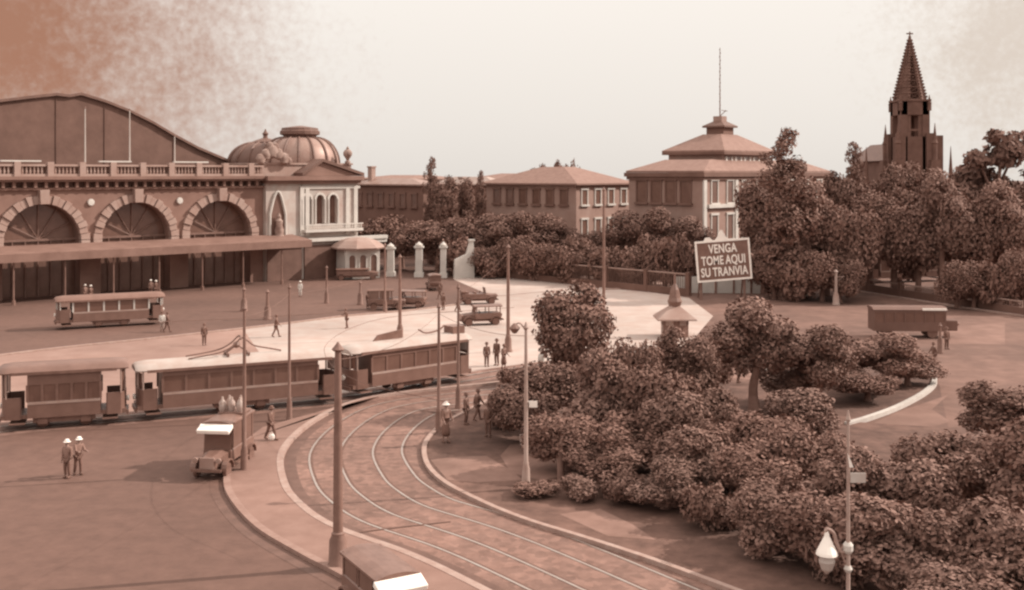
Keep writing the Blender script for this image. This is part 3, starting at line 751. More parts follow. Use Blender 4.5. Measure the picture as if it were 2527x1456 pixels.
MB().prism([(-1.5, 0, 0), (1.3, 0, 0), (1.2, 0, 4.9), (.7, 0, 4.9), (.2, 0, 3.2), (-1.4, 0, 2.5)], (0, .5, 0)).build('masonry', M_white, e)
MB().span(.55, 1.35, -.1, .6, 4.9, 5.15).build('coping', M_white, e)
# iron fence of the park with a low wall
f0, f1 = at(1165, 427, 152), at(1700, 427, 125)
f0.z = f1.z = 0; ln = (f1 - f0).length; ang = math.atan2(f1.y - f0.y, f1.x - f0.x)
def fence(p, ang, ln, label, h=2.4):
    e = tag(empty('park_fence', p, ang), label, 'fence')
    MB().span(0, ln, -.2, .2, 0, .8).build('plinth', M_dkst, e)
    MB().span(0, ln, -.06, .06, h, h + .14).build('top_rail', M_stone2, e)
    b = MB(); x = .2
    while x < ln: b.box((x, 0, .8 + (h - .8) / 2), (.07, .05, h - .8)); x += .32
    b.build('railings', M_pole, e)
    x = 0
    while x <= ln: MB().box((x, 0, h / 2 + .15), (.5, .5, h + .3)).build('post', M_dkst, e); x += 6.2
fence(f0, ang, ln, 'dark park fence with pale top rail running along the far pavement to the sign')
f2 = ground(2060, 705); f3 = ground(2560, 785)
fence(Vector((f2.x, f2.y, 0)), math.atan2(f3.y - f2.y, f3.x - f2.x), (f3 - f2).length, 'dark low fence along the tree belt in front of the church', 1.3)
# light hoarding below the sign
P = at(1795, 427, 128)
e = tag(empty('hoarding', (P.x, P.y, 0), R(-4)), 'long pale plank hoarding with doorway openings under the tram sign', 'hoarding')
hh = hgt(683, 128); hw_ = 6.1
for x0, x1 in ((-hw_, -1.5), (-1.2, .6), (.85, 2.6), (2.85, 4.3), (4.7, hw_)):
    MB().span(x0, x1, -.08, .08, 0, hh).build('panel', M_white, e)
b = MB()
for x in (-hw_, -1.35, .72, 2.72, 4.5, hw_): b.span(x - .12, x + .12, -.16, -.09, 0, hh + .2)
b.build('battens', M_wood, e)
# the sign
DS = 121; P = at(1785, 427, DS)
sg = tag(empty('tram_sign', (P.x, P.y, 0), R(0)), 'dark billboard with white border and white lettering, topped by a small peak', 'sign')
s_ = DS / (K * F); zc = hgt(642, DS); ww, hh = 126 * s_, 92 * s_; TL = R(-4.6)
e2 = empty('board_pivot', (0, 0, zc)); bpy.data.objects.remove(e2)
def on_board(o):
    o.parent = sg; o.location = (0, 0, zc); o.rotation_euler = (0, TL, 0); return o
on_board(MB().span(-ww / 2, ww / 2, -.08, .08, -hh / 2, hh / 2).build('board', M_sign))
b = MB(); t = .2
b.span(-ww / 2 - t, ww / 2 + t, -.16, .1, hh / 2, hh / 2 + t); b.span(-ww / 2 - t, ww / 2 + t, -.16, .1, -hh / 2 - t, -hh / 2)
b.span(-ww / 2 - t, -ww / 2, -.155, .1, -hh / 2, hh / 2); b.span(ww / 2, ww / 2 + t, -.155, .1, -hh / 2, hh / 2)
on_board(b.build('border', M_bright))
b = MB(); b.prism([(-.75, -.12, hh / 2 + t), (.75, -.12, hh / 2 + t), (.45, -.12, hh / 2 + .55), (.12, -.12, hh / 2 + 1.25), (-.12, -.12, hh / 2 + 1.25), (-.45, -.12, hh / 2 + .55)], (0, .2, 0))
b.prism([(-2.0, -.12, hh / 2 + t), (-1.0, -.12, hh / 2 + t), (-1.3, -.12, hh / 2 + .55), (-1.8, -.12, hh / 2 + .55)], (0, .2, 0))
on_board(b.build('peak_ornament', M_bright))
def letters(txt, size, m, name='lettering', ext=.03, bold=.02):
    c = bpy.data.curves.new(name, 'FONT'); c.body = txt; c.size = size; c.extrude = ext; c.align_x = 'CENTER'; c.align_y = 'CENTER'; c.offset = bold; c.space_character = 1.06; c.space_word = .75
    o = bpy.data.objects.new(name, c); col.objects.link(o)
    bpy.context.view_layer.update()
    me = bpy.data.meshes.new_from_object(o.evaluated_get(bpy.context.evaluated_depsgraph_get()))
    bpy.data.objects.remove(o)
    for v in me.vertices: v.co = (v.co.x, -v.co.z, v.co.y)
    me.materials.clear(); me.materials.append(m)
    o = bpy.data.objects.new(name, me); col.objects.link(o); return o
for txt, dz, wd in (('VENGA', .31, .56), ('TOME AQUI', .0, .86), ('SU TRANVIA', -.31, .92)):
    o = letters(txt, 1.35, M_bright, bold=.03)
    xs_ = [v.co.x for v in o.data.vertices]; k = ww * wd / (max(xs_) - min(xs_))
    for v in o.data.vertices: v.co.x = v.co.x * k; v.co.y -= .12; v.co.z = v.co.z * 1.0 + dz * hh
    on_board(o)
b = MB()
for x in (-2.4, 2.4): b.tube([(x, .3, 0), (x, .3, zc + hh / 2)], .14, 8)
for x in (-2.4, 2.4): b.tube([(x, 2.2, 0), (x, .3, zc)], .09, 6)
b.build('support_posts', M_pole, sg)
b = MB(); b.span(-2.6, 2.6, .12, .4, zc - .9, zc - .7); b.span(-2.6, 2.6, .12, .4, zc + .7, zc + .9); b.build('cross_bars', M_pole, sg)
# kiosk with pyramid roof and pointed finial
P = ground(1665, 830); DK = P.y
e = tag(empty('kiosk', (P.x, P.y, 0), R(30)), 'small dark newspaper kiosk with pyramid roof and tall pointed finial, below the sign', 'kiosk')
k_ = DK / (K * F); ze, zp = hgt(786, DK), hgt(752, DK)
b = MB(); b.lathe([(1.25, 0), (1.25, ze)], (0, 0, 0), 6); b.build('body', M_black, e)
b = MB(); b.lathe([(2.35, ze), (2.3, ze + .12), (.4, zp)], (0, 0, 0), 4, R(15)); b.build('roof', M_stone2, e)
b = MB(); b.lathe([(.5, zp - .1), (.62, zp + .3), (.5, zp + .6), (.36, zp + 1.3), (.12, hgt(700, DK)), (.04, hgt(676, DK))], (0, 0, 0), 10); b.build('finial', M_black, e)
b = MB()
for k in range(6):
    a = R(30 + 60 * k); b.box((1.12 * math.cos(a), 1.12 * math.sin(a), 1.5), (.06, .7, .9), rz=a)
b.build('counter_shutters', M_sack, e)
# ------------------------------------------------------------------ trees
def crown_mesh(name, lobes, n, leaf, seed, m, thr=.42, nsc=2.2, flat=1.0):
    r = random.Random(seed); vs, fs_ = [], []
    wts = [l[3] ** 2 for l in lobes]; off = Vector((seed * 3.1, seed * 1.7, 0))
    k = 0; tries = 0
    while k < n and tries < n * 6:
        tries += 1
        cx, cy, cz, lr = r.choices(lobes, wts)[0]
        d = Vector((r.gauss(0, 1), r.gauss(0, 1), r.gauss(0, 1))).normalized()
        rad = lr * (1 - .55 * r.random() ** 1.8) * (1 + .25 * (r.random() - .5))
        p = Vector((cx, cy, cz)) + Vector((d.x * rad, d.y * rad, d.z * rad * flat))
        if (mnoise.noise(p * nsc + off) + 1) / 2 < thr * .95 and r.random() < .85: continue
        nr = (d * .8 + Vector((r.uniform(-1, 1), r.uniform(-1, 1), r.uniform(-.4, 1)))).normalized()
        a = nr.cross(Vector((r.uniform(-1, 1), r.uniform(-1, 1), r.uniform(-1, 1)))).normalized(); b_ = nr.cross(a)
        s = leaf * r.uniform(.55, 1.35); b0 = len(vs)
        vs += [p - a * s, p + b_ * s * .55, p + a * s * 1.0, p - b_ * s * .55 + nr * s * .15]
        fs_.append((b0, b0 + 1, b0 + 2, b0 + 3)); k += 1
    me = bpy.data.meshes.new(name); me.from_pydata([tuple(v) for v in vs], [], fs_); me.materials.append(m); return me
def trunk_mesh(h, r0, lobes, seed, m):
    r = random.Random(seed); b = MB()
    pts = [(0, 0, 0), (r.uniform(-.03, .03), r.uniform(-.03, .03), h * .5), (r.uniform(-.06, .06), r.uniform(-.06, .06), h)]
    b.tube(curve(pts, 3), [r0 * 1.5, r0 * 1.15, r0, r0 * .95, r0 * .9, r0 * .8, r0 * .75], 8)
    top = Vector(pts[-1])
    for l in lobes[:9]:
        e_ = Vector(l[:3]); mid_ = top.lerp(e_, .5) + Vector((r.uniform(-.1, .1), r.uniform(-.1, .1), .05))
        st_ = top if e_.z > h else Vector((0, 0, max(h * .35, e_.z - .4)))
        b.tube([st_, mid_, e_], [r0 * .5, r0 * .3, r0 * .12], 5)
    me = bpy.data.meshes.new('trunk'); me.from_pydata(b.v, [], b.f); me.materials.append(m); return me
def lobes_round(seed, n, rx, z0, z1, lr0, lr1):
    r = random.Random(seed); out = []
    zc, hz = (z0 + z1) / 2, (z1 - z0) / 2
    while len(out) < n:
        p = Vector((r.uniform(-1, 1), r.uniform(-1, 1), r.uniform(-1, 1)))
        if p.length > 1: continue
        lr = r.uniform(lr0, lr1)
        out.append((p.x * (rx - lr * .75), p.y * (rx - lr * .75), zc + p.z * (hz - lr * .7), lr))
    return out
PROTO = {}
def proto(key, lobes, n, leaf, seed, hgt_, trunk_h, tr, m=None, **kw):
    PROTO[key] = (crown_mesh('crown', lobes, n, leaf, seed, m or M_fol, **kw), trunk_mesh(trunk_h, tr, lobes, seed, M_bark), hgt_)
proto('A', lobes_round(1, 15, 1.0, .9, 3.0, .32, .5), 12000, .05, 1, 3.0, 1.3, .09)
proto('A2', lobes_round(2, 13, 1.0, .8, 3.0, .3, .52), 12000, .05, 2, 3.0, 1.2, .09, M_fol2)
proto('B', lobes_round(3, 14, 1.0, .25, 2.1, .34, .52), 12000, .05, 3, 2.1, .7, .08)
proto('B2', lobes_round(4, 16, 1.0, .2, 2.2, .3, .45), 12000, .05, 4, 2.2, .7, .08, M_fol2)
lc_ = []
rr_ = random.Random(9)
for i in range(26):
    t = i / 25; lc_.append((rr_.uniform(-.62, .62) * (1 - t * .75), rr_.uniform(-.62, .62) * (1 - t * .75), .5 + 4.35 * t, .52 * (1 - t * .62) + .05))
lc_ += [(.45, .1, 3.6, .3), (.5, 0, 4.2, .16), (-.35, .1, 3.9, .22)]
proto('C', lc_, 11000, .056, 5, 5.0, 3.0, .12)
ld_ = [(-.62, .0, 1.75, .38), (-.25, .3, 2.1, .42), (.15, -.1, 2.55, .4), (.55, .1, 2.75, .36), (-.1, -.3, 2.85, .24), (.75, -.2, 2.2, .32), (.35, .35, 1.9, .34), (-.8, .1, 1.45, .22), (-.45, -.2, 2.45, .26), (.05, .2, 1.55, .4), (.8, .2, 1.7, .3)]
proto('D', ld_, 5200, .062, 6, 3.0, 1.4, .1, thr=.5, nsc=3.2, flat=.62)
proto('E', lobes_round(7, 9, 1.0, .05, 1.2, .34, .5), 5500, .068, 7, 1.25, .3, .05)
proto('E2', lobes_round(8, 8, 1.0, .05, 1.3, .3, .5), 5500, .068, 8, 1.3, .3, .05, M_fol2)
tree_rnd = random.Random(21)
def tree(key, x, ytop, wid, D, label, group=None, name='tree', cat='tree', z=0.0):
    cm, tm, hp = PROTO[key]
    r = wid / 2 * D / (K * F); P = at(x, 427, D); h = hgt(ytop, D) - z
    e = empty(name, (P.x, P.y, z)); e.rotation_euler.z = tree_rnd.uniform(0, 6.28) if key != 'D' else tree_rnd.uniform(-.25, .25)
    e.scale = (r * 1.03, r * 1.03, h / hp)
    tag(e, label, cat, group)
    for nm_, me in (('trunk', tm), ('crown', cm)):
        o = bpy.data.objects.new(nm_, me); col.objects.link(o); o.parent = e
    return e
T = tree
T('A', 1420, 684, 235, 64, 'round dark garden tree standing at the plaza corner left of the kiosk')
T('B', 1340, 872, 215, 61, 'bushy tree overhanging the tram bend, behind the pale lamp post', z=.1)
T('B', 1566, 806, 165, 57, 'small round tree in the garden between the plaza corner tree and the kiosk', z=.1)
T('A', 1705, 796, 195, 58, 'round tree in front of the kiosk below the tram sign', z=.1)
T('A2', 1862, 733, 250, 64, 'tall broad garden tree just right of and below the tram sign', z=.1)
T('A', 2020, 786, 215, 63, 'garden tree left of the dark motor bus, beside the broad tree under the sign', z=.1)
T('A', 2185, 812, 210, 69, 'garden tree standing in front of the dark motor bus inside the curved kerb', z=.1)
T('B2', 1480, 862, 230, 55, 'low spreading tree right of the pale lamp post in mid garden', z=.1)
T('B', 1645, 880, 215, 53.5, 'dense low tree in mid garden, left of the white bench', z=.1)
T('B', 1775, 952, 190, 54, 'dark low tree in front of the white bench', z=.1)
T('B2', 1985, 950, 250, 55, 'wide low tree on the lawn, right of the white bench', z=.1)
T('B', 2140, 905, 190, 67, 'low round tree inside the bright curved kerb', z=.1)
T('B', 1400, 1000, 220, 51.5, 'dark low tree on the lawn over the sunny path, right of the pale lamp post', z=.1)
T('B', 1560, 1010, 240, 50, 'dark bushy tree in the garden centre above the shaded path', z=.1)
T('B2', 1730, 1050, 230, 47, 'loose leafy tree near the garden centre in front of the dark low tree', z=.1)
T('B', 1900, 1085, 260, 45, 'loose leafy tree in the lower garden left of the sculpted lamp post', z=.1)
T('B2', 2070, 1098, 250, 42, 'pale leafy tree directly behind the sculpted lamp post', z=.1)
T('B2', 2255, 1122, 290, 41, 'wide leafy tree right of the sculpted lamp post', z=.1)
T('B', 2440, 1065, 280, 43, 'dark leafy tree at the right edge below the side street', z=.1)
T('B2', 2190, 1225, 330, 36, 'near leafy tree below the sculpted lamp post sign plate', z=.1)
T('B', 2400, 1215, 340, 35, 'near dense tree in the lower right corner', z=.1)
T('A', 2570, 1000, 330, 39, 'near tree cut off by the right edge', z=.1)
T('B', 2500, 1370, 330, 32, 'lowest leafy tree in the bottom right corner', z=.1)
T('B2', 2290, 1400, 300, 32.5, 'bottom leafy tree right of the near lamp post foot', z=.1)
for k, x, y, wd, D, lab in [
    ('B', 1300, 940, 190, 57, 'dark bushy tree hanging over the garden kerb behind the pale lamp post'),
    ('B2', 1660, 960, 230, 50.5, 'broad low tree between the shaded path and the dense low tree'),
    ('B', 1830, 1010, 240, 48.5, 'dark round tree below the white bench'),
    ('B', 2000, 1020, 250, 47, 'dark bushy tree on the lawn behind the near lamp post top'),
    ('A', 2110, 838, 200, 72, 'dark garden tree inside the curved kerb, left of the motor bus'),
    ('B', 1940, 880, 210, 66, 'dark leafy tree behind the white bench at its right'),
    ('B', 2240, 868, 190, 72, 'dark tree inside the tip of the bright curved kerb'),
    ('B', 1480, 1085, 220, 49, 'leafy low tree over the sunny path right end'),
    ('B2', 1640, 1130, 210, 45.5, 'low leafy tree at the lower garden centre'),
    ('B', 2060, 1185, 300, 38.5, 'dense leafy tree left of the near lamp post pole'),
    ('B', 1930, 1180, 250, 40.5, 'dark leafy tree over the shaded lawn left of the near lamp post'),
    ('A', 2480, 930, 250, 52, 'dark tree at the right edge beyond the street bend'),
    ('B', 2340, 1060, 260, 43.5, 'dark leafy tree below the end of the curved kerb')]:
    T(k, x, y, wd, D, lab, z=.1)
for i, (x, y, wd, D, k, lab) in enumerate([
    (1325, 1186, 130, 47.5, 'E', 'dark shrub at the garden edge right of the foot of the pale lamp post'),
    (1425, 1172, 130, 47, 'E2', 'leafy shrub at the garden edge below the sunny path'),
    (1535, 1160, 150, 46.5, 'E', 'dense shrub at the garden edge, centre of the lower garden'),
    (1650, 1165, 150, 46, 'E2', 'pale shrub on the lower lawn beside the dense shrub'),
    (1235, 1000, 90, 60, 'E', 'small shrub at the narrow garden tip by the tram bend'),
    (1270, 905, 85, 72, 'E', 'low hedge clump behind the garden tip near the waiting people'),
    (1760, 1190, 150, 43, 'E', 'low shrub under the loose leafy tree'),
    (1640, 852, 110, 66, 'E2', 'low shrub at the back of the garden under the kiosk'),
    (1880, 1250, 170, 40, 'E2', 'spreading shrub on the shaded lawn left of the near lamp post'),
    (1760, 850, 110, 70, 'E', 'shrub at the garden back edge behind the kiosk tree'),
    (2060, 1290, 190, 37.5, 'E', 'leafy shrub beside the near lamp post bracket')]):
    T(k, x, y, wd, D, lab, name='shrub', cat='shrub', z=.1)
# row of street trees along the fence: a merged dark mass
gt = 'street trees merged in the dark belt behind the fence'
for i in range(15):
    x = 925 + i * 56 + tree_rnd.uniform(-12, 12); D = 161 - i * 1.2 + tree_rnd.uniform(-3, 3)
    T(('A', 'B', 'A2')[i % 3], x, tree_rnd.uniform(500, 545) + (25 if 1400 < x < 1520 else 0) + (15 if x > 1690 else 0), 150, D, 'dark leafy street tree in the merged belt between station and sign', gt)
for i in range(13):
    x = 1150 + i * 44 + tree_rnd.uniform(-10, 10)
    T(('E', 'B')[i % 2], x, tree_rnd.uniform(572, 610), 120, 150 - i * 1.6, 'low dark tree just behind the park fence in the merged belt', gt)
T('C', 1063, 390, 62, 168, 'pointed narrow dark tree above the long dark house roof')
T('A', 1096, 424, 95, 166, 'dark tree beside the pointed narrow one at the long house')
T('A', 1140, 430, 84, 170, 'round dark tree between long house and villa')
T('C', 1186, 424, 46, 172, 'small pointed tree left of the villa roof')
T('A', 1330, 396, 74, 205, 'left one of two trees showing above the villa ridge')
T('A', 1388, 386, 58, 205, 'right one of two trees showing above the villa ridge')
T('E', 1412, 402, 50, 205, 'low tree top just right of the pair above the villa ridge')
# belt in front of the church
gb = 'trees of the dark belt in front of the church'
T('C', 1934, 322, 185, 122, 'tall dark conifer covering the right part of the institute')
T('A', 1915, 440, 150, 127, 'broad dark tree against the left foot of the tall conifer')
T('A', 1985, 470, 150, 124, 'broad dark tree at the right foot of the tall conifer')
T('C', 2106, 355, 100, 150, 'pointed dark tree top left of the church tower')
T('A', 2090, 412, 150, 148, 'broad dark tree under the pointed top left of the church')
T('A', 2195, 392, 150, 150, 'dark tree crown at the left foot of the church tower')
T('A', 2275, 388, 160, 152, 'dark tree crown directly below the church tower')
T('A', 2345, 405, 130, 150, 'dark tree crown at the right foot of the church tower')
T('D', 2455, 320, 250, 132, 'big spreading tree with sky gaps at the right edge')
T('A', 2420, 420, 170, 134, 'dark tree under the big spreading tree')
T('A', 2520, 430, 170, 134, 'dark tree at the right edge under the spreading tree')
for i in range(13):
    x = 1880 + i * 54 + tree_rnd.uniform(-12, 12)
    T(('A', 'B', 'A2')[i % 3], x, tree_rnd.uniform(415, 490), 175, 128 + tree_rnd.uniform(-4, 4) - i * .3, 'dark tree in the merged belt below the church', gb)
for i in range(12):
    x = 1905 + i * 56 + tree_rnd.uniform(-12, 12)
    if 2120 < x < 2350: continue
    T(('B', 'E', 'B')[i % 3], x, tree_rnd.uniform(600, 640), 130, 122 - i * 1.0, 'low dark tree at the front of the belt below the church', gb)

# ------------------------------------------------------------------ trams
def make_tram(name, loc, rz, Ln, label, body=M_tram, belt=M_tram2, roofm=M_canvas, posts=M_tram, nwin=7, bow=True, boards=True, wd=2.15, end_posts=M_tram2, hh=3.2, group='trams on the square'):
    e = tag(empty(name, loc, rz), label, 'tram', group)
    fl, wz0, wz1, rz0 = .85, 1.55, 2.45, hh - .42
    vL = 1.35                      # platforms at the ends
    b = MB(); b.span(-Ln / 2, Ln / 2, -wd / 2 + .1, wd / 2 - .1, .62, fl)
    b.span(-Ln / 2 - .12, -Ln / 2, -.8, .8, .5, .72); b.span(Ln / 2, Ln / 2 + .12, -.8, .8, .5, .72); b.build('underframe', M_black, e)
    b = MB(); b.span(-1.6, 1.6, -.85, -.72, .35, .62); b.span(-1.6, 1.6, .72, .85, .35, .62)
    for x in (-1.1, 1.1): b.span(x - .25, x + .25, -.95, -.86, .28, .6); b.span(x - .25, x + .25, .86, .95, .28, .6)
    tk = b.build('truck', M_black, e)
    for x in (-1.1, 1.1):
        for y in (-.62, .62):
            w_ = MB()
            n = 18; pr = [(.12, -.06), (.36, -.06), (.38, -.02), (.38, .05), (.12, .06)]
            w_.lathe(pr, (0, 0, 0), n)
            w_.v = [(a + x, c + y, b_ + .41) for a, b_, c in w_.v]; w_.build('wheel', M_groove, tk)
    b = MB()
    for sy in (-1, 1):
        y0, y1 = sy * wd / 2, sy * (wd / 2 - .07)
        b.span(-Ln / 2 + vL, Ln / 2 - vL, y0, y1, fl - .2, wz0 - .16)
        b.span(-Ln / 2 + vL, Ln / 2 - vL, y0, y1, wz1, rz0)
    for sx in (-1, 1): b.span(sx * (Ln / 2 - vL), sx * (Ln / 2 - vL - .07), -wd / 2 + .08, wd / 2 - .08, fl, rz0)
    # rounded dashes of the platforms
    for sx in (-1, 1):
        pth = [(sx * (Ln / 2 - vL + .35), sy * wd / 2, 0) for sy in (-1,)] + [(sx * (Ln / 2 - .35 + .35 * math.cos(a)), wd / 2 * math.sin(a) * .97, 0) for a in [R(t) for t in range(-80, 81, 16)]] + [(sx * (Ln / 2 - vL + .35), wd / 2, 0)]
        vs = []; n = len(pth)
        for z in (fl - .25, fl + .95): vs += [(p[0], p[1], z) for p in pth]
        for z in (fl - .25, fl + .95): vs += [(p[0] - sx * .06, p[1] * .95, z) for p in pth]
        b.add(vs, [(i, i + 1, n + i + 1, n + i) for i in range(n - 1)] + [(2 * n + i, 2 * n + i + 1, 3 * n + i + 1, 3 * n + i) for i in range(n - 1)] + [(n + i, n + i + 1, 3 * n + i + 1, 3 * n + i) for i in range(n - 1)])
    b.build('body', body, e)
    b = MB()
    for sy in (-1, 1): b.span(-Ln / 2 + vL, Ln / 2 - vL, sy * (wd / 2 + .012), sy * (wd / 2 - .02), wz0 - .16, wz0 - .02)
    b.build('belt_rail', belt, e)
    x0, x1 = -Ln / 2 + vL, Ln / 2 - vL; pw = (x1 - x0) / nwin
    b = MB()
    for k in range(nwin + 1):
        for sy in (-1, 1): b.span(x0 + k * pw - .07, x0 + k * pw + .07, sy * wd / 2, sy * (wd / 2 - .09), wz0 - .02, wz1)
    b.build('window_posts', posts, e)
    for k in range(nwin):
        for sy in (-1, 1):
            f = MB(); f.span(x0 + k * pw + .075, x0 + (k + 1) * pw - .075, sy * (wd / 2 - .04), sy * (wd / 2 - .06), wz0 - .02, wz1); f.build('window', M_glass, e)
    b = MB(); b.span(x0 + .1, x1 - .1, -.6, .6, fl, fl + .5); b.build('benches', M_wood, e)
    b = MB()
    for sx in (-1, 1):
        for a in (-75, -30, 30, 75):
            b.tube([(sx * (Ln / 2 - .38 + .35 * math.cos(R(a))), wd / 2 * .96 * math.sin(R(a)), fl + .9), (sx * (Ln / 2 - .38 + .35 * math.cos(R(a))), wd / 2 * .96 * math.sin(R(a)), rz0)], .05, 6)
    b.build('platform_posts', end_posts, e)
    for sx in (-1, 1):
        f = MB(); n = 9; pts = [(sx * (Ln / 2 - .42 + .35 * math.cos(R(a))), wd / 2 * .93 * math.sin(R(a))) for a in range(-60, 61, 15)]
        f.add([(p[0], p[1], fl + 1.0) for p in pts] + [(p[0], p[1], rz0 - .1) for p in pts], [(i, i + 1, n + i + 1, n + i) for i in range(n - 1)]); f.build('windscreen', M_glass, e)
        hl = MB(); hl.lathe([(.02, 0), (.16, .01), (.17, .08), (.08, .2)], (0, 0, 0), 12); hl.v = [(sx * (Ln / 2 + .16 - c), a, b_ + 1.25) for a, b_, c in hl.v]; hl.build('headlight', M_bright, e)
    # roof: cambered canvas with overhanging ends
    n = 11; prf = [((-1 + 2 * k / (n - 1)) * (wd / 2 + .1), rz0 + .42 * (1 - ((-1 + 2 * k / (n - 1)) ** 2)) ** .6) for k in range(n)]
    vs, fs_ = [], []
    st_ = [(-Ln / 2 - .12, .55), (-Ln / 2 + .05, .85), (-Ln / 2 + .6, 1), (Ln / 2 - .6, 1), (Ln / 2 - .05, .85), (Ln / 2 + .12, .55)]
    for x, q in st_:
        for y, z in prf: vs.append((x, y * (.55 + .45 * q), rz0 + (z - rz0) * q + .06))
        for y, z in prf: vs.append((x, y * (.55 + .45 * q) * .97, rz0))
    m_ = 2 * n
    for i in range(len(st_) - 1):
        for k in range(n - 1):
            fs_.append((i * m_ + k, i * m_ + k + 1, (i + 1) * m_ + k + 1, (i + 1) * m_ + k)); fs_.append((i * m_ + n + k, i * m_ + n + k + 1, (i + 1) * m_ + n + k + 1, (i + 1) * m_ + n + k))
        for k, j in ((0, n), (n - 1, 2 * n - 1)): fs_.append((i * m_ + k, i * m_ + j, (i + 1) * m_ + j, (i + 1) * m_ + k))
    for i in (0, len(st_) - 1):
        for k in range(n - 1): fs_.append((i * m_ + k, i * m_ + k + 1, i * m_ + n + k + 1, i * m_ + n + k))
    b = MB(); b.add(vs, fs_); ro = b.build('roof', roofm, e, smooth=True)
    b = MB()
    for sy in (-1, 1): b.span(-Ln / 2 + .5, Ln / 2 - .5, sy * (wd / 2 + .13), sy * (wd / 2 + .06), rz0 - .06, rz0 + .1)
    b.build('gutter', M_black, ro)
    if bow:
        b = MB()
        for sy in (-.5, .5): b.tube(curve([(-3.0, sy, hh + .06), (-1.3, sy, hh + .28), (-.5, sy * .9, hh + .6), (.0, sy * .8, hh + 1.05)], 4), .045, 5)
        b.tube(curve([(-.0, -.55, hh + 1.0), (.05, 0, hh + 1.14), (0, .55, hh + 1.0)], 4), .05, 5)
        b.tube(curve([(.0, 0, hh + 1.1), (.45, 0, hh + .85), (.9, 0, hh + .5), (1.9, 0, hh + .25), (2.5, 0, hh + .1)], 4), .05, 5)
        for x in (-.8, .4): b.span(x, x + .12, -.6, .6, hh + .03, hh + .2)
        b.ball((-.15, 0, hh + .62), .22, 8); b.tube([(-.9, 0, hh + .1), (-.15, 0, hh + .62), (.6, 0, hh + .1)], .06, 5)
        b.build('bow_collector', M_black, ro)
    if boards:
        b = MB(); b.prism([(-2.5, .15, hh + .02), (-.2, .15, hh + .02), (-.2, .15, hh + .62), (-2.1, .15, hh + .42)], (0, .08, 0)); b.build('roof_board', M_black, ro)
        b = MB(); b.tube(curve([(1.0, 0, hh + .5), (1.6, 0, hh + .22), (2.6, 0, hh + .3), (3.2, 0, hh + .55), (3.8, 0, hh + .2)], 4), .06, 5); b.span(3.5, 4.5, -.5, .5, hh, hh + .5); b.build('trolley_base', M_black, ro)
    b = MB()
    for sx in (-1, 1): b.span(sx * (Ln / 2 - vL + .1), sx * (Ln / 2 - .45), -wd / 2 - .12, wd / 2 + .12, .36, .42)
    b.build('step', M_black, e)
    return e
def on_line(x0, y0, x1, y1, back=1.0):
    a, b_ = G(x0, y0), G(x1, y1); c = (a + b_) / 2; d = (b_ - a).normalized(); nrm = Vector((-d.y, d.x, 0))
    c += nrm * back; return (c.x, c.y, .02), math.atan2(d.y, d.x), (b_ - a).length
loc, rz, ln = on_line(340, 1042, 838, 996)
make_tram('tram', loc, rz, ln, 'long dark tram with pale roof and bow collector, in front of the plaza', boards=False)
loc, rz, ln = on_line(872, 988, 1164, 941)
make_tram('tram', loc, rz, ln, 'dark tram with roof boards and double pale roof, in front of the round garden tree', nwin=6, bow=False, boards=True)
loc, rz, ln = on_line(0, 1068, 312, 1046)
make_tram('tram', loc, rz, ln, 'dark trailer tram with dark roof at the left edge, coupled to the long tram', roofm=M_tram, nwin=5, bow=False, boards=False, hh=3.5)
loc, rz, ln = on_line(140, 816, 405, 800)
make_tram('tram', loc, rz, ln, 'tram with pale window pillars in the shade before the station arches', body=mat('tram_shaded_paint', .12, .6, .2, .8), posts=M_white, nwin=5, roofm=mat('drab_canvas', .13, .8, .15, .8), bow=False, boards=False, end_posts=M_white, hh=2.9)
loc, rz, ln = on_line(2150, 700, 2334, 694)
make_tram('tram', loc, rz, ln, 'distant tram with a pale lower stripe among the dark trees below the church', posts=M_tram2, belt=M_tram2, roofm=M_tram, nwin=6, bow=False, boards=False, hh=3.9)

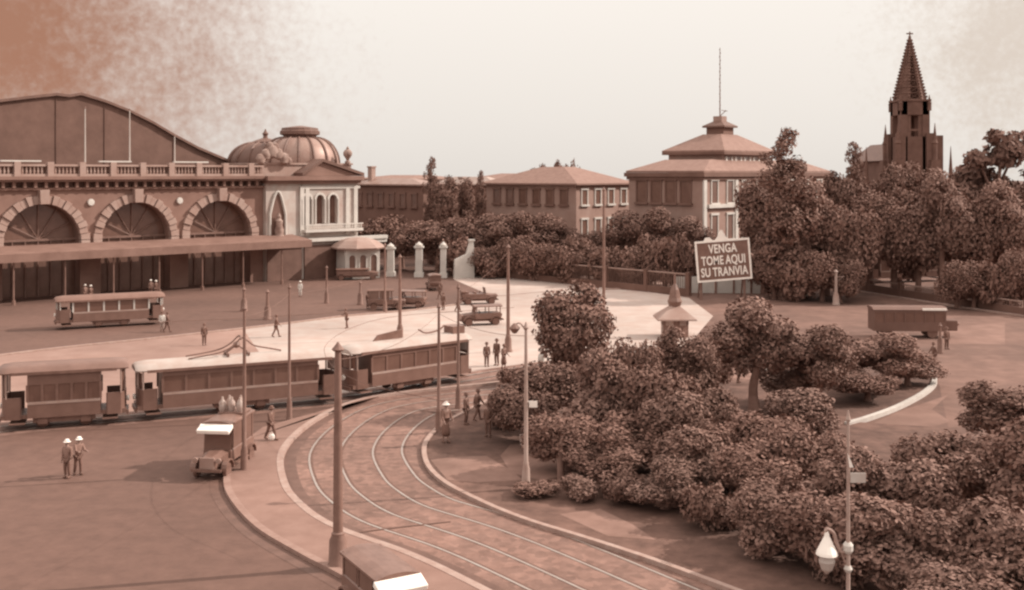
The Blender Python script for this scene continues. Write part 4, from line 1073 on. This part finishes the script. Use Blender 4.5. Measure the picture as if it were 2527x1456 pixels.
# ------------------------------------------------------------------ motor vehicles
def wheel(parent, x, y, r=.36):
    t = MB(); n = 20
    pr = [(r - .1, -.075), (r - .02, -.085), (r, -.03), (r, .03), (r - .02, .085), (r - .1, .075)]
    t.lathe(pr, (0, 0, 0), n); t.v = [(a + x, c + y, b + r) for a, b, c in t.v]; w_ = t.build('wheel', M_rubber, parent, smooth=True)
    rm = MB(); rm.lathe([(.05, -.06), (r - .11, -.03), (r - .1, .03), (.05, .06)], (0, 0, 0), n); rm.v = [(a + x, c + y, b + r) for a, b, c in rm.v]; rm.build('rim', M_wood, w_)
def make_car(name, loc, rz, label, body=M_black, roofm=M_black, open_top=False, group='motor cars about the square', Ln=4.0, tall=1.85, visor=False, load=False, roofp=True, cat='car', blen=1.2, wd=1.62):
    e = tag(empty(name, loc, rz), label, cat, group)
    hx = Ln / 2; w = wd / 2
    for x in (-hx + .75, hx - .7):
        for y in (-w + .1, w - .1): wheel(e, x, y)
    b = MB(); b.span(-hx + .1, hx - .1, -.4, .4, .42, .58); b.span(-hx, -hx + .06, -w + .1, w - .1, .42, .55); b.span(hx - .02, hx + .05, -w + .1, w - .1, .42, .55); b.build('chassis', M_rubber, e)
    # tub with rounded tail
    xb0, xb1 = -hx + .12, hx - blen - .1
    pr = [(xb0, .95), (xb0 + .12, .62), (xb0 + .3, .55), (xb1, .55), (xb1, 1.12), (xb0 + .35, 1.15), (xb0 + .05, 1.1)]
    b = MB(); b.prism([(x, -w + .12, z) for x, z in pr], (0, wd - .24, 0)); b.build('body', body, e, bevel=.04)
    hd = MB(); x0, x1 = xb1, hx - .12
    vs = []
    for x, hw_, zt in ((x0, .56, 1.16), (x1, .38, 1.04)):
        vs += [(x, -hw_, .55), (x, -hw_, zt - .14), (x, -hw_ * .5, zt), (x, hw_ * .5, zt), (x, hw_, zt - .14), (x, hw_, .55)]
    hd.add(vs, [(0, 1, 2, 3, 4, 5), (11, 10, 9, 8, 7, 6)] + [(i, i + 1, i + 7, i + 6) for i in range(5)] + [(5, 0, 6, 11)]); hb = hd.build('hood', body, e)
    g = MB(); g.span(hx - .12, hx - .05, -.36, .36, .52, 1.06); g.build('radiator', M_zinc, e, bevel=.03)
    for sy in (-1, 1):
        f = MB()
        for xc in (-hx + .75, hx - .7):
            pts = [(xc + .47 * math.cos(a) * 1.05, .42 + .47 * math.sin(a)) for a in [R(t) for t in range(0, 181, 18)]]
            pts2 = [(xc + .42 * math.cos(a) * 1.05, .40 + .42 * math.sin(a)) for a in [R(t) for t in range(180, -1, -18)]]
            y0 = sy * (w - .2)
            f.prism([(x, y0, z) for x, z in pts + pts2], (0, sy * .26, 0))
        f.span(-hx + 1.2, hx - 1.15, sy * (w - .18), sy * (w + .04), .4, .45); f.build('fender', body, e)
        h_ = MB(); h_.lathe([(.03, -.12), (.1, -.1), (.14, .03), (.13, .06), (.02, .07)], (0, 0, 0), 12); h_.v = [(c + hx - .08, a + sy * .55, b_ + .92) for a, b_, c in h_.v]; h_.build('headlight', M_zinc, e)
    ws_ = MB(); ws_.prism([(xb1 - .02, -w + .16, 1.12), (xb1 - .02, w - .16, 1.12), (xb1 - .12, w - .18, tall - .08), (xb1 - .12, -w + .18, tall - .08)], (.03, 0, 0)); ws_.build('windscreen', M_glass, e)
    if roofp:
        b = MB()
        for x in (xb0 + .2, (xb0 + xb1) / 2, xb1 - .15):
            for sy in (-1, 1): b.span(x - .04, x + .04, sy * (w - .2), sy * (w - .14), 1.1, tall - .08)
        if not open_top: b.span(xb0 + .1, xb0 + .16, -w + .15, w - .15, 1.1, tall - .06)
        b.build('roof_posts', body, e)
        n = 7; pts = [((-1 + 2 * k / (n - 1)) * (w - .08), tall - .1 + .12 * (1 - (-1 + 2 * k / (n - 1)) ** 2)) for k in range(n)]
        b = MB(); b.prism([(xb0 + .0, y, z) for y, z in pts] + [(xb0, pts[-1][0], tall - .17), (xb0, pts[0][0], tall - .17)], (xb1 - xb0 + .1, 0, 0)); ro = b.build('roof', roofm, e)
        if not open_top:
            for sy in (-1, 1):
                for k in range(2):
                    xa = xb0 + .28 + k * (xb1 - xb0 - .4) / 2
                    f = MB(); f.span(xa, xa + (xb1 - xb0) / 2 - .42, sy * (w - .16), sy * (w - .18), 1.14, tall - .18); f.build('window', M_glass, e)
        if visor: MB().box((xb1 + .3, 0, tall - .30), (.6, wd - .06, .2), 0, .35).build('visor', M_bright, ro, bevel=.03)
        if load:
            for k, (dx, dy) in enumerate(((-.9, -.5), (-.95, -.05), (-.85, .4), (-1.3, -.3), (-1.35, .25))):
                s2 = MB(); s2.lathe([(.12, 0), (.17, .12), (.17, .45), (.06, .6), (.05, .72)], (xb0 + 2.0 + dx, dy, tall + .02), 9); s2.build('milk_can', M_sack, ro, smooth=True)
            b = MB(); b.span(xb0 + .2, xb0 + 1.4, -w + .2, w - .2, tall - .02, tall + .05); b.build('rack', M_wood, ro)
    else:
        b = MB(); b.span(xb0 + .5, xb0 + .7, -w + .2, w - .2, .9, 1.35); b.span(xb0 + 1.4, xb0 + 1.55, -w + .2, w - .2, .9, 1.3); b.build('seat', M_wood, e)
        b = MB(); b.box((xb0 + .2, 0, 1.28), (.5, wd - .3, .3)); b.build('folded_hood', M_suit, e, bevel=.06)
    sw = MB(); sw.lathe([(.17, 0), (.2, .02), (.17, .04)], (0, 0, 0), 12); sw.v = [(xb1 - .5 + b_ * 0 + c * .9 + a * .3, b_ + .3, 1.25 + a * .8) for a, b_, c in sw.v]; sw.build('steering_wheel', M_rubber, e)
    return e
P = G(508, 1190)
make_car('motor_van', (P.x + .25, P.y + 2.3, 0), R(-97), 'tall dark motor van with white sun visor and pale cans on its roof', visor=True, load=True, tall=2.45, Ln=4.4, group=None, cat='van')
make_car('motor_car', (at(935, 1400, 34.0).x + .2, 34.0, 0), R(-60), 'dark motor car with white markings on its roof end, cut by the bottom edge', visor=True, group=None, tall=1.9, Ln=4.3)
P = G(1186, 804); make_car('motor_car', (P.x, P.y + .8, .004), R(196), 'dark open motor car, nearer of the pair left of the tall plaza pole', open_top=True, roofp=True)
P = G(1180, 752); make_car('motor_car', (P.x, P.y + .8, .004), R(14), 'dark roofless motor car, farther of the pair left of the tall plaza pole', roofp=False)
P = G(950, 766); make_car('motor_car', (P.x, P.y + .8, 0), R(8), 'dark roofed motor car at the kerb in front of the gate piers', roofm=M_suit, tall=2.1)
P = G(1005, 762); make_car('motor_car', (P.x, P.y + 1.0, 0), R(172), 'dark motor car parked close to the right of the kerb car', open_top=True)
P = G(1070, 716); make_car('motor_car', (P.x, P.y + .8, 0), R(100), 'small dark rounded motor car behind the gateway group', tall=1.9)
P = G(880, 690); make_car('motor_car', (P.x, P.y, 0), R(12), 'long low dark motor car before the white pavilion', tall=1.5, Ln=5.6)
# dark motor bus on the right
P = G(2250, 836)
bus = tag(empty('motor_bus', (P.x, P.y + 1.2, 0), R(-3)), 'dark motor bus with bright roof edge behind the garden at right', 'bus')
for x in (-1.9, 1.9):
    for y in (-.85, .85): wheel(bus, x, y, .45)
b = MB(); b.span(-3.0, 3.0, -1.0, 1.0, .6, 1.35); b.span(-3.0, 3.0, -1.0, 1.0, 2.15, 2.4)
for k in range(8): b.span(-3.0 + k * .84, -2.88 + k * .84, -1.0, 1.0, 1.35, 2.15)
b.build('body', M_iron, bus)
for k in range(7):
    for sy in (-1, 1): MB().span(-2.87 + k * .84, -2.17 + k * .84, sy * .96, sy * .94, 1.35, 2.15).build('window', M_glass, bus)
MB().prism([(-3.1, -1.08, 2.41), (-3.1, -.6, 2.62), (-3.1, .6, 2.62), (-3.1, 1.08, 2.41)], (6.2, 0, 0)).build('roof', M_iron, bus)
MB().span(1.0, 3.0, -1.12, -1.0, 2.38, 2.56).build('roof_edge_strip', M_bright, bus)  # bright strip along the near roof edge
b = MB(); b.span(3.0, 4.1, -.6, .6, .6, 1.5); b.build('hood', M_iron, bus, bevel=.06)
for sy in (-1, 1):
    h_ = MB(); h_.ball((4.12, sy * .5, 1.2), .15, 8); h_.build('headlight', M_zinc, bus)
# ------------------------------------------------------------------ poles
def pole(x, y, yt, label, r=.09, m=M_pole, arm=None, plate=None, D=None, name='tram_pole', cat='pole', group='iron poles of the square', base=True):
    P = G(x, y) if D is None else Vector((at(x, 427, D).x, D, 0)); D = P.y; h = hgt(yt, D)
    e = tag(empty(name, (P.x, P.y, 0.0)), label, cat, group)
    b = MB()
    if base: b.lathe([(r * 2.6, 0), (r * 2.6, .12), (r * 2.2, .2), (r * 2.0, 1.0), (r * 1.5, 1.15), (r * 1.5, 1.25), (r * 1.15, 1.3), (r, h * .6), (r * .72, h)], (0, 0, 0), 12)
    else: b.lathe([(r, 0), (r * .75, h)], (0, 0, 0), 10)
    b.build('shaft', m, e, smooth=True)
    b = MB(); b.lathe([(r * 1.1, h), (r * 1.5, h + .06), (r * .9, h + .16), (.02, h + .32)], (0, 0, 0), 10); b.build('finial', m, e)
    if arm:
        b = MB(); ln_ = arm
        b.tube([(0, 0, h - .5), (ln_, 0, h - .45)], .035, 6); b.tube(curve([(0, 0, h - 1.1), (ln_ * .35, 0, h - .85), (ln_ * .8, 0, h - .5)], 3), .025, 5)
        b.build('bracket', m, e)
    if plate:
        dx, z, w_, h_ = plate
        b = MB(); b.span(dx - w_ / 2, dx + w_ / 2, -.05, -.02, z - h_ / 2, z + h_ / 2); b.span(min(0, dx), max(0, dx), -.04, .0, z + h_ / 2 - .05, z + h_ / 2); b.build('sign_plate', M_bright, e)
    return e, P, h
pl_ = []
pl_.append(pole(834, 1402, 866, 'thick near iron pole with flared foot on the tram refuge', r=.155))
pl_.append(pole(603, 1166, 765, 'slim pole on the refuge right behind the motor van', r=.085))
pl_.append(pole(714, 1037, 712, 'slim pole in front of the long tram, right of the van pole', r=.075))
pl_.append(pole(1083, 1068, 760, 'slim pole at the garden tip, beside the white hat figure', r=.09))
pl_.append(pole(1131, 1008, 712, 'slim pole in front of the roof board tram end', r=.08))
pl_.append(pole(987, 838, 636, 'dark pole rising behind the roof board tram', r=.13))
pl_.append(pole(1254, 868, 612, 'tall dark pole on the bright plaza left of the round garden tree', r=.13))
pl_.append(pole(1298, 1212, 812, 'pale lamp post with white plate at the garden edge', r=.085, m=M_ppole, plate=(.32, hgt(997, G(1298, 1212).y), .36, .28), name='lamp_post', group=None))
# lantern on that post
e, P, h = pl_[-1]
b = MB(); b.tube(curve([(0, 0, h - .1), (-.25, 0, h + .25), (-.5, 0, h + .2)], 4), .035, 6); lb = b.build('lamp_arm', M_ppole, e)
b = MB(); b.lathe([(.06, .3), (.22, .12), (.24, .08), (.1, -.12), (.03, -.15)], (-.5, 0, h - .05), 10); b.build('lamp', M_pole, e)
pole(1490, 800, 470, 'tall thin pole behind the round garden tree, left of the sign', r=.13)
pole(950, 772, 606, 'thin pole beside the kerb car, left of the middle gate pier', r=.1)
pole(602, 768, 716, 'short post on the station roadway, left one of a pair', r=.16, name='bollard_post', cat='post', group='short posts before the station')
pole(660, 788, 722, 'short post on the station roadway, right one of a pair', r=.16, name='bollard_post', cat='post', group='short posts before the station')
pole(806, 748, 662, 'dark thin post on the light roadway below the pavilion windows', r=.11, name='bollard_post', cat='post', group='short posts before the station')
pole(889, 752, 700, 'short post left of the slanted white gate foot', r=.14, name='bollard_post', cat='post', group='short posts before the station')
pole(2320, 872, 806, 'short dark post on the side street right of the motor bus', r=.1, name='bollard_post', cat='post', group=None)
pole(1384, 1192, 1100, 'short dark post on the sunny path in the garden', r=.08, name='bollard_post', cat='post', group=None)
# leaning pale stay pole
P = G(1642, 704); e = tag(empty('stay_pole', (P.x, P.y, 0)), 'leaning pale pole against the fence left of the sign', 'pole')
MB().tube([(0, 0, 0), (-1.2, 0, hgt(608, P.y))], [.12, .09], 7).build('shaft', M_ppole, e)
MB().lathe([(.25, 0), (.22, .25), (.12, .3)], (0, 0, 0), 8).build('foot', M_dkst, e)
pole(2063, 752, 672, 'pale lattice-like post right of the hoarding', r=.16, m=M_ppole, arm=.9, name='signal_post', cat='post', group=None)
# near lamp post with plates and a sculpted bracket lamp
DN = 32.0; zt = hgt(1040, DN)
e, P, h = pole(2093, 0, 1040, 'near pale lamp post with sign plates and curved bracket carrying a white shade', r=.055, m=M_ppole, D=DN, name='lamp_post', group=None)
def zz(y): return hgt(y, DN)
mp = DN / (K * F)
b = MB(); b.prism([(-.03, -.06, zz(1118)), (.14, -.06, zz(1152)), (.02, -.06, zz(1152))], (0, .03, 0)); b.build('pennant_plate', M_bright, e)
b = MB(); b.span(.05, .50, -.06, -.03, zz(1190), zz(1166)); b.build('sign_plate', mat('dull_plate', .42, .6, .15, 2), e)
b = MB(); b.tube(curve([(0, 0, zz(1356)), (-.2, 0, zz(1362)), (-.33, 0, zz(1340)), (-.42, 0, zz(1316)), (-.58, 0, zz(1306)), (-.68, 0, zz(1312))], 5), [.05] * 26, 7)
b.tube(curve([(0, 0, zz(1340)), (-.12, 0, zz(1345)), (-.2, 0, zz(1360)), (-.1, 0, zz(1385)), (0, 0, zz(1392))], 4), .025, 6); b.build('bracket', M_stone2, e)
b = MB(); b.lathe([(.05, zz(1312)), (.09, zz(1325)), (.3, zz(1362)), (.32, zz(1368)), (.22, zz(1370))], (-.62, 0, 0), 14); b.build('lamp_shade', M_bright, e)
b = MB(); b.lathe([(.2, zz(1371)), (.24, zz(1385)), (.16, zz(1405)), (.03, zz(1416))], (-.62, 0, 0), 12); b.build('lamp_globe', mat('milk_glass', .4, .3, .1, 2), e)
b = MB(); b.lathe([(.09, zz(1366)), (.15, zz(1358)), (.15, zz(1345)), (.09, zz(1338))], (0, 0, 0), 10); b.lathe([(.08, zz(1412)), (.13, zz(1404)), (.08, zz(1396))], (0, 0, 0), 10); b.build('collar', M_white, e)
# span wires
def wire(pa, pb, label, sag=.5, r=.012):
    a, b_ = Vector(pa), Vector(pb); pts = [a.lerp(b_, t / 14) - Vector((0, 0, sag * 4 * (t / 14) * (1 - t / 14))) for t in range(15)]
    o = MB().tube(pts, r, 4).build('overhead_wire', M_rubber); tag(o, label, 'wire', 'overhead tram wires')
def top(i, dz=-.3): e, P, h = pl_[i]; return (P.x, P.y, h + dz)
wire(top(0), top(3), 'overhead span wire from the thick near pole to the garden tip pole')
wire(top(1), top(2), 'overhead wire between the van pole and the long tram pole', .25)
wire(top(2), top(5), 'overhead wire from the long tram pole to the pole behind the roof board tram')
wire(top(3), top(7), 'overhead span wire from the garden tip pole to the pale lamp post', .3)
wire(top(4), top(6), 'overhead wire from the roof board tram end to the tall plaza pole', .3)
cw = [tuple(p + Vector((0, 0, 5.3))) for p in offset(Bk, 1.97)[20:-12]]
o = MB().tube(cw, .012, 4).build('overhead_wire', M_rubber); tag(o, 'curved contact wire hanging over the bent tram track', 'wire', 'overhead tram wires')
cw = [tuple(p + Vector((0, 0, 5.4))) for p in Ts[8:-8]]
o = MB().tube(cw, .012, 4).build('overhead_wire', M_rubber); tag(o, 'straight contact wire over the coupled trams', 'wire', 'overhead tram wires')

# ------------------------------------------------------------------ people
def skin_mesh(name, joints, edges, m, sub=1, extra=None):
    """one continuous skin over a skeleton {key: (pos, radius)}"""
    keys = list(joints); idx = {k: i for i, k in enumerate(keys)}
    me = bpy.data.meshes.new(name); me.from_pydata([joints[k][0] for k in keys], [(idx[a], idx[b_]) for a, b_ in edges], [])
    o = bpy.data.objects.new(name, me); col.objects.link(o)
    sk = o.modifiers.new('skin', 'SKIN'); sk.use_smooth_shade = True
    for i, k in enumerate(keys):
        r = joints[k][1]; r = r if isinstance(r, tuple) else (r, r)
        me.skin_vertices[0].data[i].radius = r; me.skin_vertices[0].data[i].use_root = (i == 0)
    ss = o.modifiers.new('sub', 'SUBSURF'); ss.levels = sub; ss.render_levels = sub
    bpy.context.view_layer.update()
    out = bpy.data.meshes.new_from_object(o.evaluated_get(bpy.context.evaluated_depsgraph_get()))
    bpy.data.objects.remove(o); bpy.data.meshes.remove(me)
    if extra:
        bm = bmesh.new(); bm.from_mesh(out)
        t = bpy.data.meshes.new('t'); t.from_pydata(extra.v, [], extra.f); bm.from_mesh(t); bm.to_mesh(out); bm.free(); bpy.data.meshes.remove(t)
    out.materials.clear(); out.materials.append(m); out.name = name; return out
def pose(stride=0.0, armL=(0, 0), armR=(0, 0), lean=0.0):
    """skeleton facing -Y; arm tuples (forward swing, elbow bend)"""
    J = {}
    J['pelvis'] = Vector((0, 0, .95)); J['belly'] = Vector((0, -lean * .4, 1.1)); J['chest'] = Vector((0, -lean, 1.32)); J['neck'] = Vector((0, -lean * 1.2, 1.47)); J['chin'] = Vector((0, -lean * 1.3 - .02, 1.55)); J['crown'] = Vector((0, -lean * 1.3 - .01, 1.665))
    for s, arm in ((-1, armL), (1, armR)):
        k = 'L' if s < 0 else 'R'; sw, eb = arm
        sh = Vector((s * .185, -lean, 1.40)); J['sh' + k] = sh
        d = Vector((s * .12, -math.sin(sw), -math.cos(sw))).normalized(); J['el' + k] = sh + d * .29
        d2 = Vector((s * .02, -math.sin(sw + eb), -math.cos(sw + eb))).normalized(); J['wr' + k] = J['el' + k] + d2 * .25; J['pm' + k] = J['wr' + k] + d2 * .085
        J['fd' + k] = d2
        st_ = stride * s; J['hip' + k] = Vector((s * .09, 0, .90)); J['kn' + k] = Vector((s * .10, -st_ * .5 - .03, .50)); J['an' + k] = Vector((s * .10, -st_ + .03, .09 + (.05 if st_ < -.1 else 0))); J['to' + k] = Vector((s * .12, -st_ - .14, .045))
    return J
BE = [('pelvis', 'belly'), ('belly', 'chest'), ('chest', 'neck'), ('neck', 'chin'), ('chin', 'crown')]
for k in 'LR': BE += [('chest', 'sh' + k), ('sh' + k, 'el' + k), ('el' + k, 'wr' + k), ('wr' + k, 'pm' + k), ('pelvis', 'hip' + k), ('hip' + k, 'kn' + k), ('kn' + k, 'an' + k), ('an' + k, 'to' + k)]
def person_meshes(J, dress=False):
    rad = dict(pelvis=.13, belly=.12, chest=(.15, .11), neck=.055, chin=(.075, .085), crown=(.07, .085))
    for k in 'LR': rad.update({'sh' + k: .062, 'el' + k: .042, 'wr' + k: .03, 'pm' + k: (.04, .024), 'hip' + k: .085, 'kn' + k: .056, 'an' + k: .04, 'to' + k: .035})
    ex = MB(); hc = J['crown']
    ex.prism([(-.014, hc.y - .085, hc.z - .09), (.014, hc.y - .085, hc.z - .09), (0, hc.y - .09, hc.z - .03)], (0, -.03, -.005))
    for s in (-1, 1): ex.ball((s * .082, hc.y + .01, hc.z - .06), .026, 6, (.5, 1, 1.3))
    for k in 'LR':
        p, d = J['pm' + k], J['fd' + k]; s = -1 if k == 'L' else 1
        side = Vector((0, 1, 0)) if abs(d.y) < .7 else Vector((1, 0, 0)); side = (side - d * side.dot(d)).normalized(); cu_ = d.cross(side)
        for q, (o_, l_) in enumerate(((-.028, .065), (-.01, .078), (.01, .072), (.027, .056))):
            a = p + side * o_ + d * .02
            ex.tube([a, a + d * l_ * .55, a + d * l_ * .9 + cu_ * .018], [.0095, .009, .007], 5)
        a = J['wr' + k] + d * .03 - side * .03; ex.tube([a, a - side * .03 + d * .03, a - side * .035 + d * .06], [.011, .01, .008], 5)
    body = skin_mesh('body', {k: (J[k], rad[k]) for k in rad}, BE, M_skin, 1, ex)
    cl = {}
    if dress:
        jr = {'pelvis': ((0, 0, .95), .155), 'belly': (J['belly'], .13), 'chest': (J['chest'], (.165, .125)), 'nk': (J['neck'] - Vector((0, 0, .05)), .075), 'thigh': ((0, 0, .65), .2), 'hem': ((0, -.01, .22), .27)}
        ed = [('pelvis', 'belly'), ('belly', 'chest'), ('chest', 'nk'), ('pelvis', 'thigh'), ('thigh', 'hem')]
        for k in 'LR':
            jr['sh' + k] = (J['sh' + k], .075); jr['el' + k] = (J['el' + k], .055); jr['wr' + k] = (J['el' + k].lerp(J['wr' + k], .9), .042); ed += [('chest', 'sh' + k), ('sh' + k, 'el' + k), ('el' + k, 'wr' + k)]
        cl['dress'] = skin_mesh('dress', jr, ed, M_suit, 1)
    else:
        jr = {'chest': (J['chest'], (.175, .135)), 'belly': (J['belly'], .15), 'hem': ((0, 0, .82), .165), 'nk': (J['neck'] - Vector((0, 0, .05)), .075)}
        ed = [('chest', 'belly'), ('belly', 'hem'), ('chest', 'nk')]
        for k in 'LR':
            jr['sh' + k] = (J['sh' + k], .08); jr['el' + k] = (J['el' + k], .06); jr['wr' + k] = (J['el' + k].lerp(J['wr' + k], .92), .045); ed += [('chest', 'sh' + k), ('sh' + k, 'el' + k), ('el' + k, 'wr' + k)]
        cl['jacket'] = skin_mesh('jacket', jr, ed, M_suit, 1)
        jr = {'pelvis': ((0, 0, .92), .15)}; ed = []
        for k in 'LR':
            jr['hip' + k] = (J['hip' + k] - Vector((0, 0, .05)), .105); jr['kn' + k] = (J['kn' + k], .078); jr['an' + k] = (J['an' + k] + Vector((0, 0, .02)), .066); ed += [('pelvis', 'hip' + k), ('hip' + k, 'kn' + k), ('kn' + k, 'an' + k)]
        cl['trousers'] = skin_mesh('trousers', jr, ed, M_suit, 1)
    sh_ = MB()
    for k in 'LR':
        a, t = J['an' + k], J['to' + k]; sh_.tube([a + Vector((0, .05, -.03)), a + Vector((0, -.02, -.02)), t], [.05, .055, .042], 7)
    b = MB(); b.lathe([(.165, 0), (.17, .015), (.105, .025), (.1, .1), (.07, .13), (.01, .135)], (0, hc.y, hc.z + .0), 14)
    hair = MB(); hair.lathe([(.09, -.07), (.098, -.02), (.085, .05), (.03, .085)], (0, hc.y + .02, hc.z), 12)
    return body, cl, sh_, b, hair
POSES = {'stand': person_meshes(pose(0, (.06, .15), (.02, .25))), 'walk': person_meshes(pose(.26, (.45, .3), (-.35, .25), .03)), 'lean': person_meshes(pose(.1, (.7, .9), (.5, 1.0), .08)), 'dress': person_meshes(pose(.05, (.3, .7), (.2, .8), .02), True)}
CACHE = {}
def person(x, y, label, ps='stand', rz=0.0, top_m=None, leg_m=None, hat_m=M_suit, group=None, z=0.0, D=None, sc=1.0):
    P = G(x, y, z) if D is None else Vector((at(x, 427, D).x, D, z))
    e = tag(empty('person', (P.x, P.y, z), rz), label, 'person', group); e.scale = (sc,) * 3
    body, cl, shoes, hat, hair = POSES[ps]
    def put(nm_, me, m=None):
        if m is not None and me.materials[0] != m:
            key = (me.name, m.name)
            if key not in CACHE: c = me.copy(); c.materials.clear(); c.materials.append(m); CACHE[key] = c
            me = CACHE[key]
        o = bpy.data.objects.new(nm_, me); col.objects.link(o); o.parent = e
    put('body', body)
    for nm_, me in cl.items(): put(nm_, me, top_m if nm_ in ('jacket', 'dress') else leg_m)
    for nm_, mb, m in (('shoes', shoes, M_rubber), ('hat', hat, hat_m), ('hair', hair, M_suit)):
        key = (ps, nm_, m.name)
        if key not in CACHE:
            o = mb.build(nm_, m, e, smooth=True); CACHE[key] = o.data
        else: put(nm_, CACHE[key])
    return e
person(668, 1086, 'person in dark clothes walking on the refuge by the long tram, pale shoes side bag', 'walk', R(60), z=.15)
o = MB().ball((0, 0, .2), .17, 10, (1, .6, 1.1)).tube([(-.1, 0, .36), (0, 0, .46), (.1, 0, .36)], .012, 5).build('hand_bag', M_bright); P = G(672, 1086, .15); o.location = (P.x, P.y - .15, .15); tag(o, 'small white bag by the feet of the walker on the refuge', 'bag')
person(504, 852, 'person in dark suit standing alone on the plaza above the long tram roof', 'stand', R(20), z=.004)
person(681, 832, 'tall dark person walking beside the right short post', 'walk', R(100), sc=1.08)
person(856, 810, 'person in dark coat walking on the plaza under the pavilion', 'lean', R(-60), z=.004)
person(1201, 905, 'dark person waiting behind the roof board tram, left of the crowd', 'stand', R(10), z=.004)
person(1226, 902, 'tall dark person waiting near the foot of the tall plaza pole', 'stand', R(-30), z=.004, sc=1.1)
person(1243, 910, 'dark dressed person in long dress beside the tall plaza pole', 'dress', R(40), z=.004)
person(1100, 1092, 'large dark figure with white hat standing at the garden tip', 'dress', R(30), hat_m=M_bright, z=.1, sc=1.18)
person(1150, 1048, 'dark person behind the white hat figure by the slim pole', 'stand', R(70), z=.1)
person(1205, 1078, 'dark person standing in the garden tip shade right of the white hat figure', 'stand', R(-20), z=.1)
person(1178, 1038, 'dark person farther back in the garden tip near the tram bend', 'walk', R(120), z=.1)
person(166, 1180, 'person with pale shoes and white shirt standing on the left roadway', 'stand', R(-15), top_m=M_grey, hat_m=M_bright)
person(192, 1172, 'person in grey with white hat beside the left roadway person', 'lean', R(50), top_m=M_grey, hat_m=M_bright)
person(741, 732, 'tiny white clothed person on the light station roadway', 'stand', 0, top_m=M_shirt, leg_m=M_shirt, hat_m=M_bright)
person(1336, 925, 'person in white shirt and hat under the bushy tree by the tram bend', 'stand', R(-40), top_m=M_shirt, hat_m=M_bright, z=.1)
person(1862, 948, 'person in white at the left end of the white bench', 'stand', R(20), top_m=M_shirt, leg_m=M_grey, hat_m=M_bright, z=.1)
person(1822, 945, 'person in grey shirt standing left of the person in white', 'stand', R(60), top_m=M_grey, hat_m=M_sack, z=.1)
person(1940, 942, 'person in pale long dress right of the white bench', 'dress', R(-30), top_m=M_sack, hat_m=M_bright, z=.1)
person(2305, 905, 'dark person on the side street beside the short dark post', 'walk', R(-80))
person(2336, 862, 'dark person farther up the side street', 'stand', R(10))
person(908, 762, 'dark person left of the kerb car', 'stand', R(30))
person(1094, 765, 'dark person standing right of the parked cars', 'stand', R(-30))
person(1130, 770, 'dark person walking left of the pair of open cars', 'walk', R(80))
person(1990, 735, 'person in white beside the hoarding right end', 'stand', R(0), top_m=M_shirt, leg_m=M_shirt, hat_m=M_bright)
person(1938, 730, 'person in white shirt near the hoarding doorway', 'stand', R(30), top_m=M_shirt, hat_m=M_bright)
person(1950, 731, 'second white shirted person close to the hoarding doorway', 'walk', R(-50), top_m=M_shirt, hat_m=M_bright)
person(1085, 738, 'distant dark person behind the small rounded car', 'walk', R(-70))
person(400, 818, 'person in pale coat at the right end of the shaded tram', 'stand', R(15), top_m=M_shirt, leg_m=M_sack)
person(412, 820, 'dark person at the right end of the shaded tram', 'walk', R(100))
for x, y, lab, tm in ((210, 742, 'person with pale hat under the canopy, leftmost', M_grey), (372, 728, 'person with white hat under the canopy by the second arch', M_grey), (385, 730, 'second white hatted person under the canopy by the second arch', M_suit), (224, 744, 'second person with pale hat under the canopy at left', M_suit)):
    person(x, y, lab, 'stand', R(x), top_m=tm, hat_m=M_bright)

# ------------------------------------------------------------------ benches
def bench(x, y, rz, label, m=M_bright):
    P = G(x, y, .1); e = tag(empty('park_bench', (P.x, P.y, .1), rz), label, 'bench', 'garden benches')
    b = MB()
    for k in range(4): b.span(-.9, .9, -.2 + k * .12, -.11 + k * .12, .43, .46)
    b.build('seat', m, e)
    b = MB()
    for k in range(3): b.box((0, .3 + k * .03, .58 + k * .13), (1.8, .03, .1), 0, 0)
    b.build('backrest', m, e)
    for x_ in (-.75, .75):
        for y_ in (-.15, .24): MB().span(x_ - .03, x_ + .03, y_ - .03, y_ + .03, 0, .43 if y_ < 0 else .85).build('leg', M_pole, e)
bench(1896, 928, R(10), 'white slatted bench in the garden beside people in white')
bench(1330, 1118, R(15), 'pale bench on the sunny garden path', M_sack)
bench(2058, 905, R(-10), 'pale bench on the lawn at the back of the garden', M_sack)
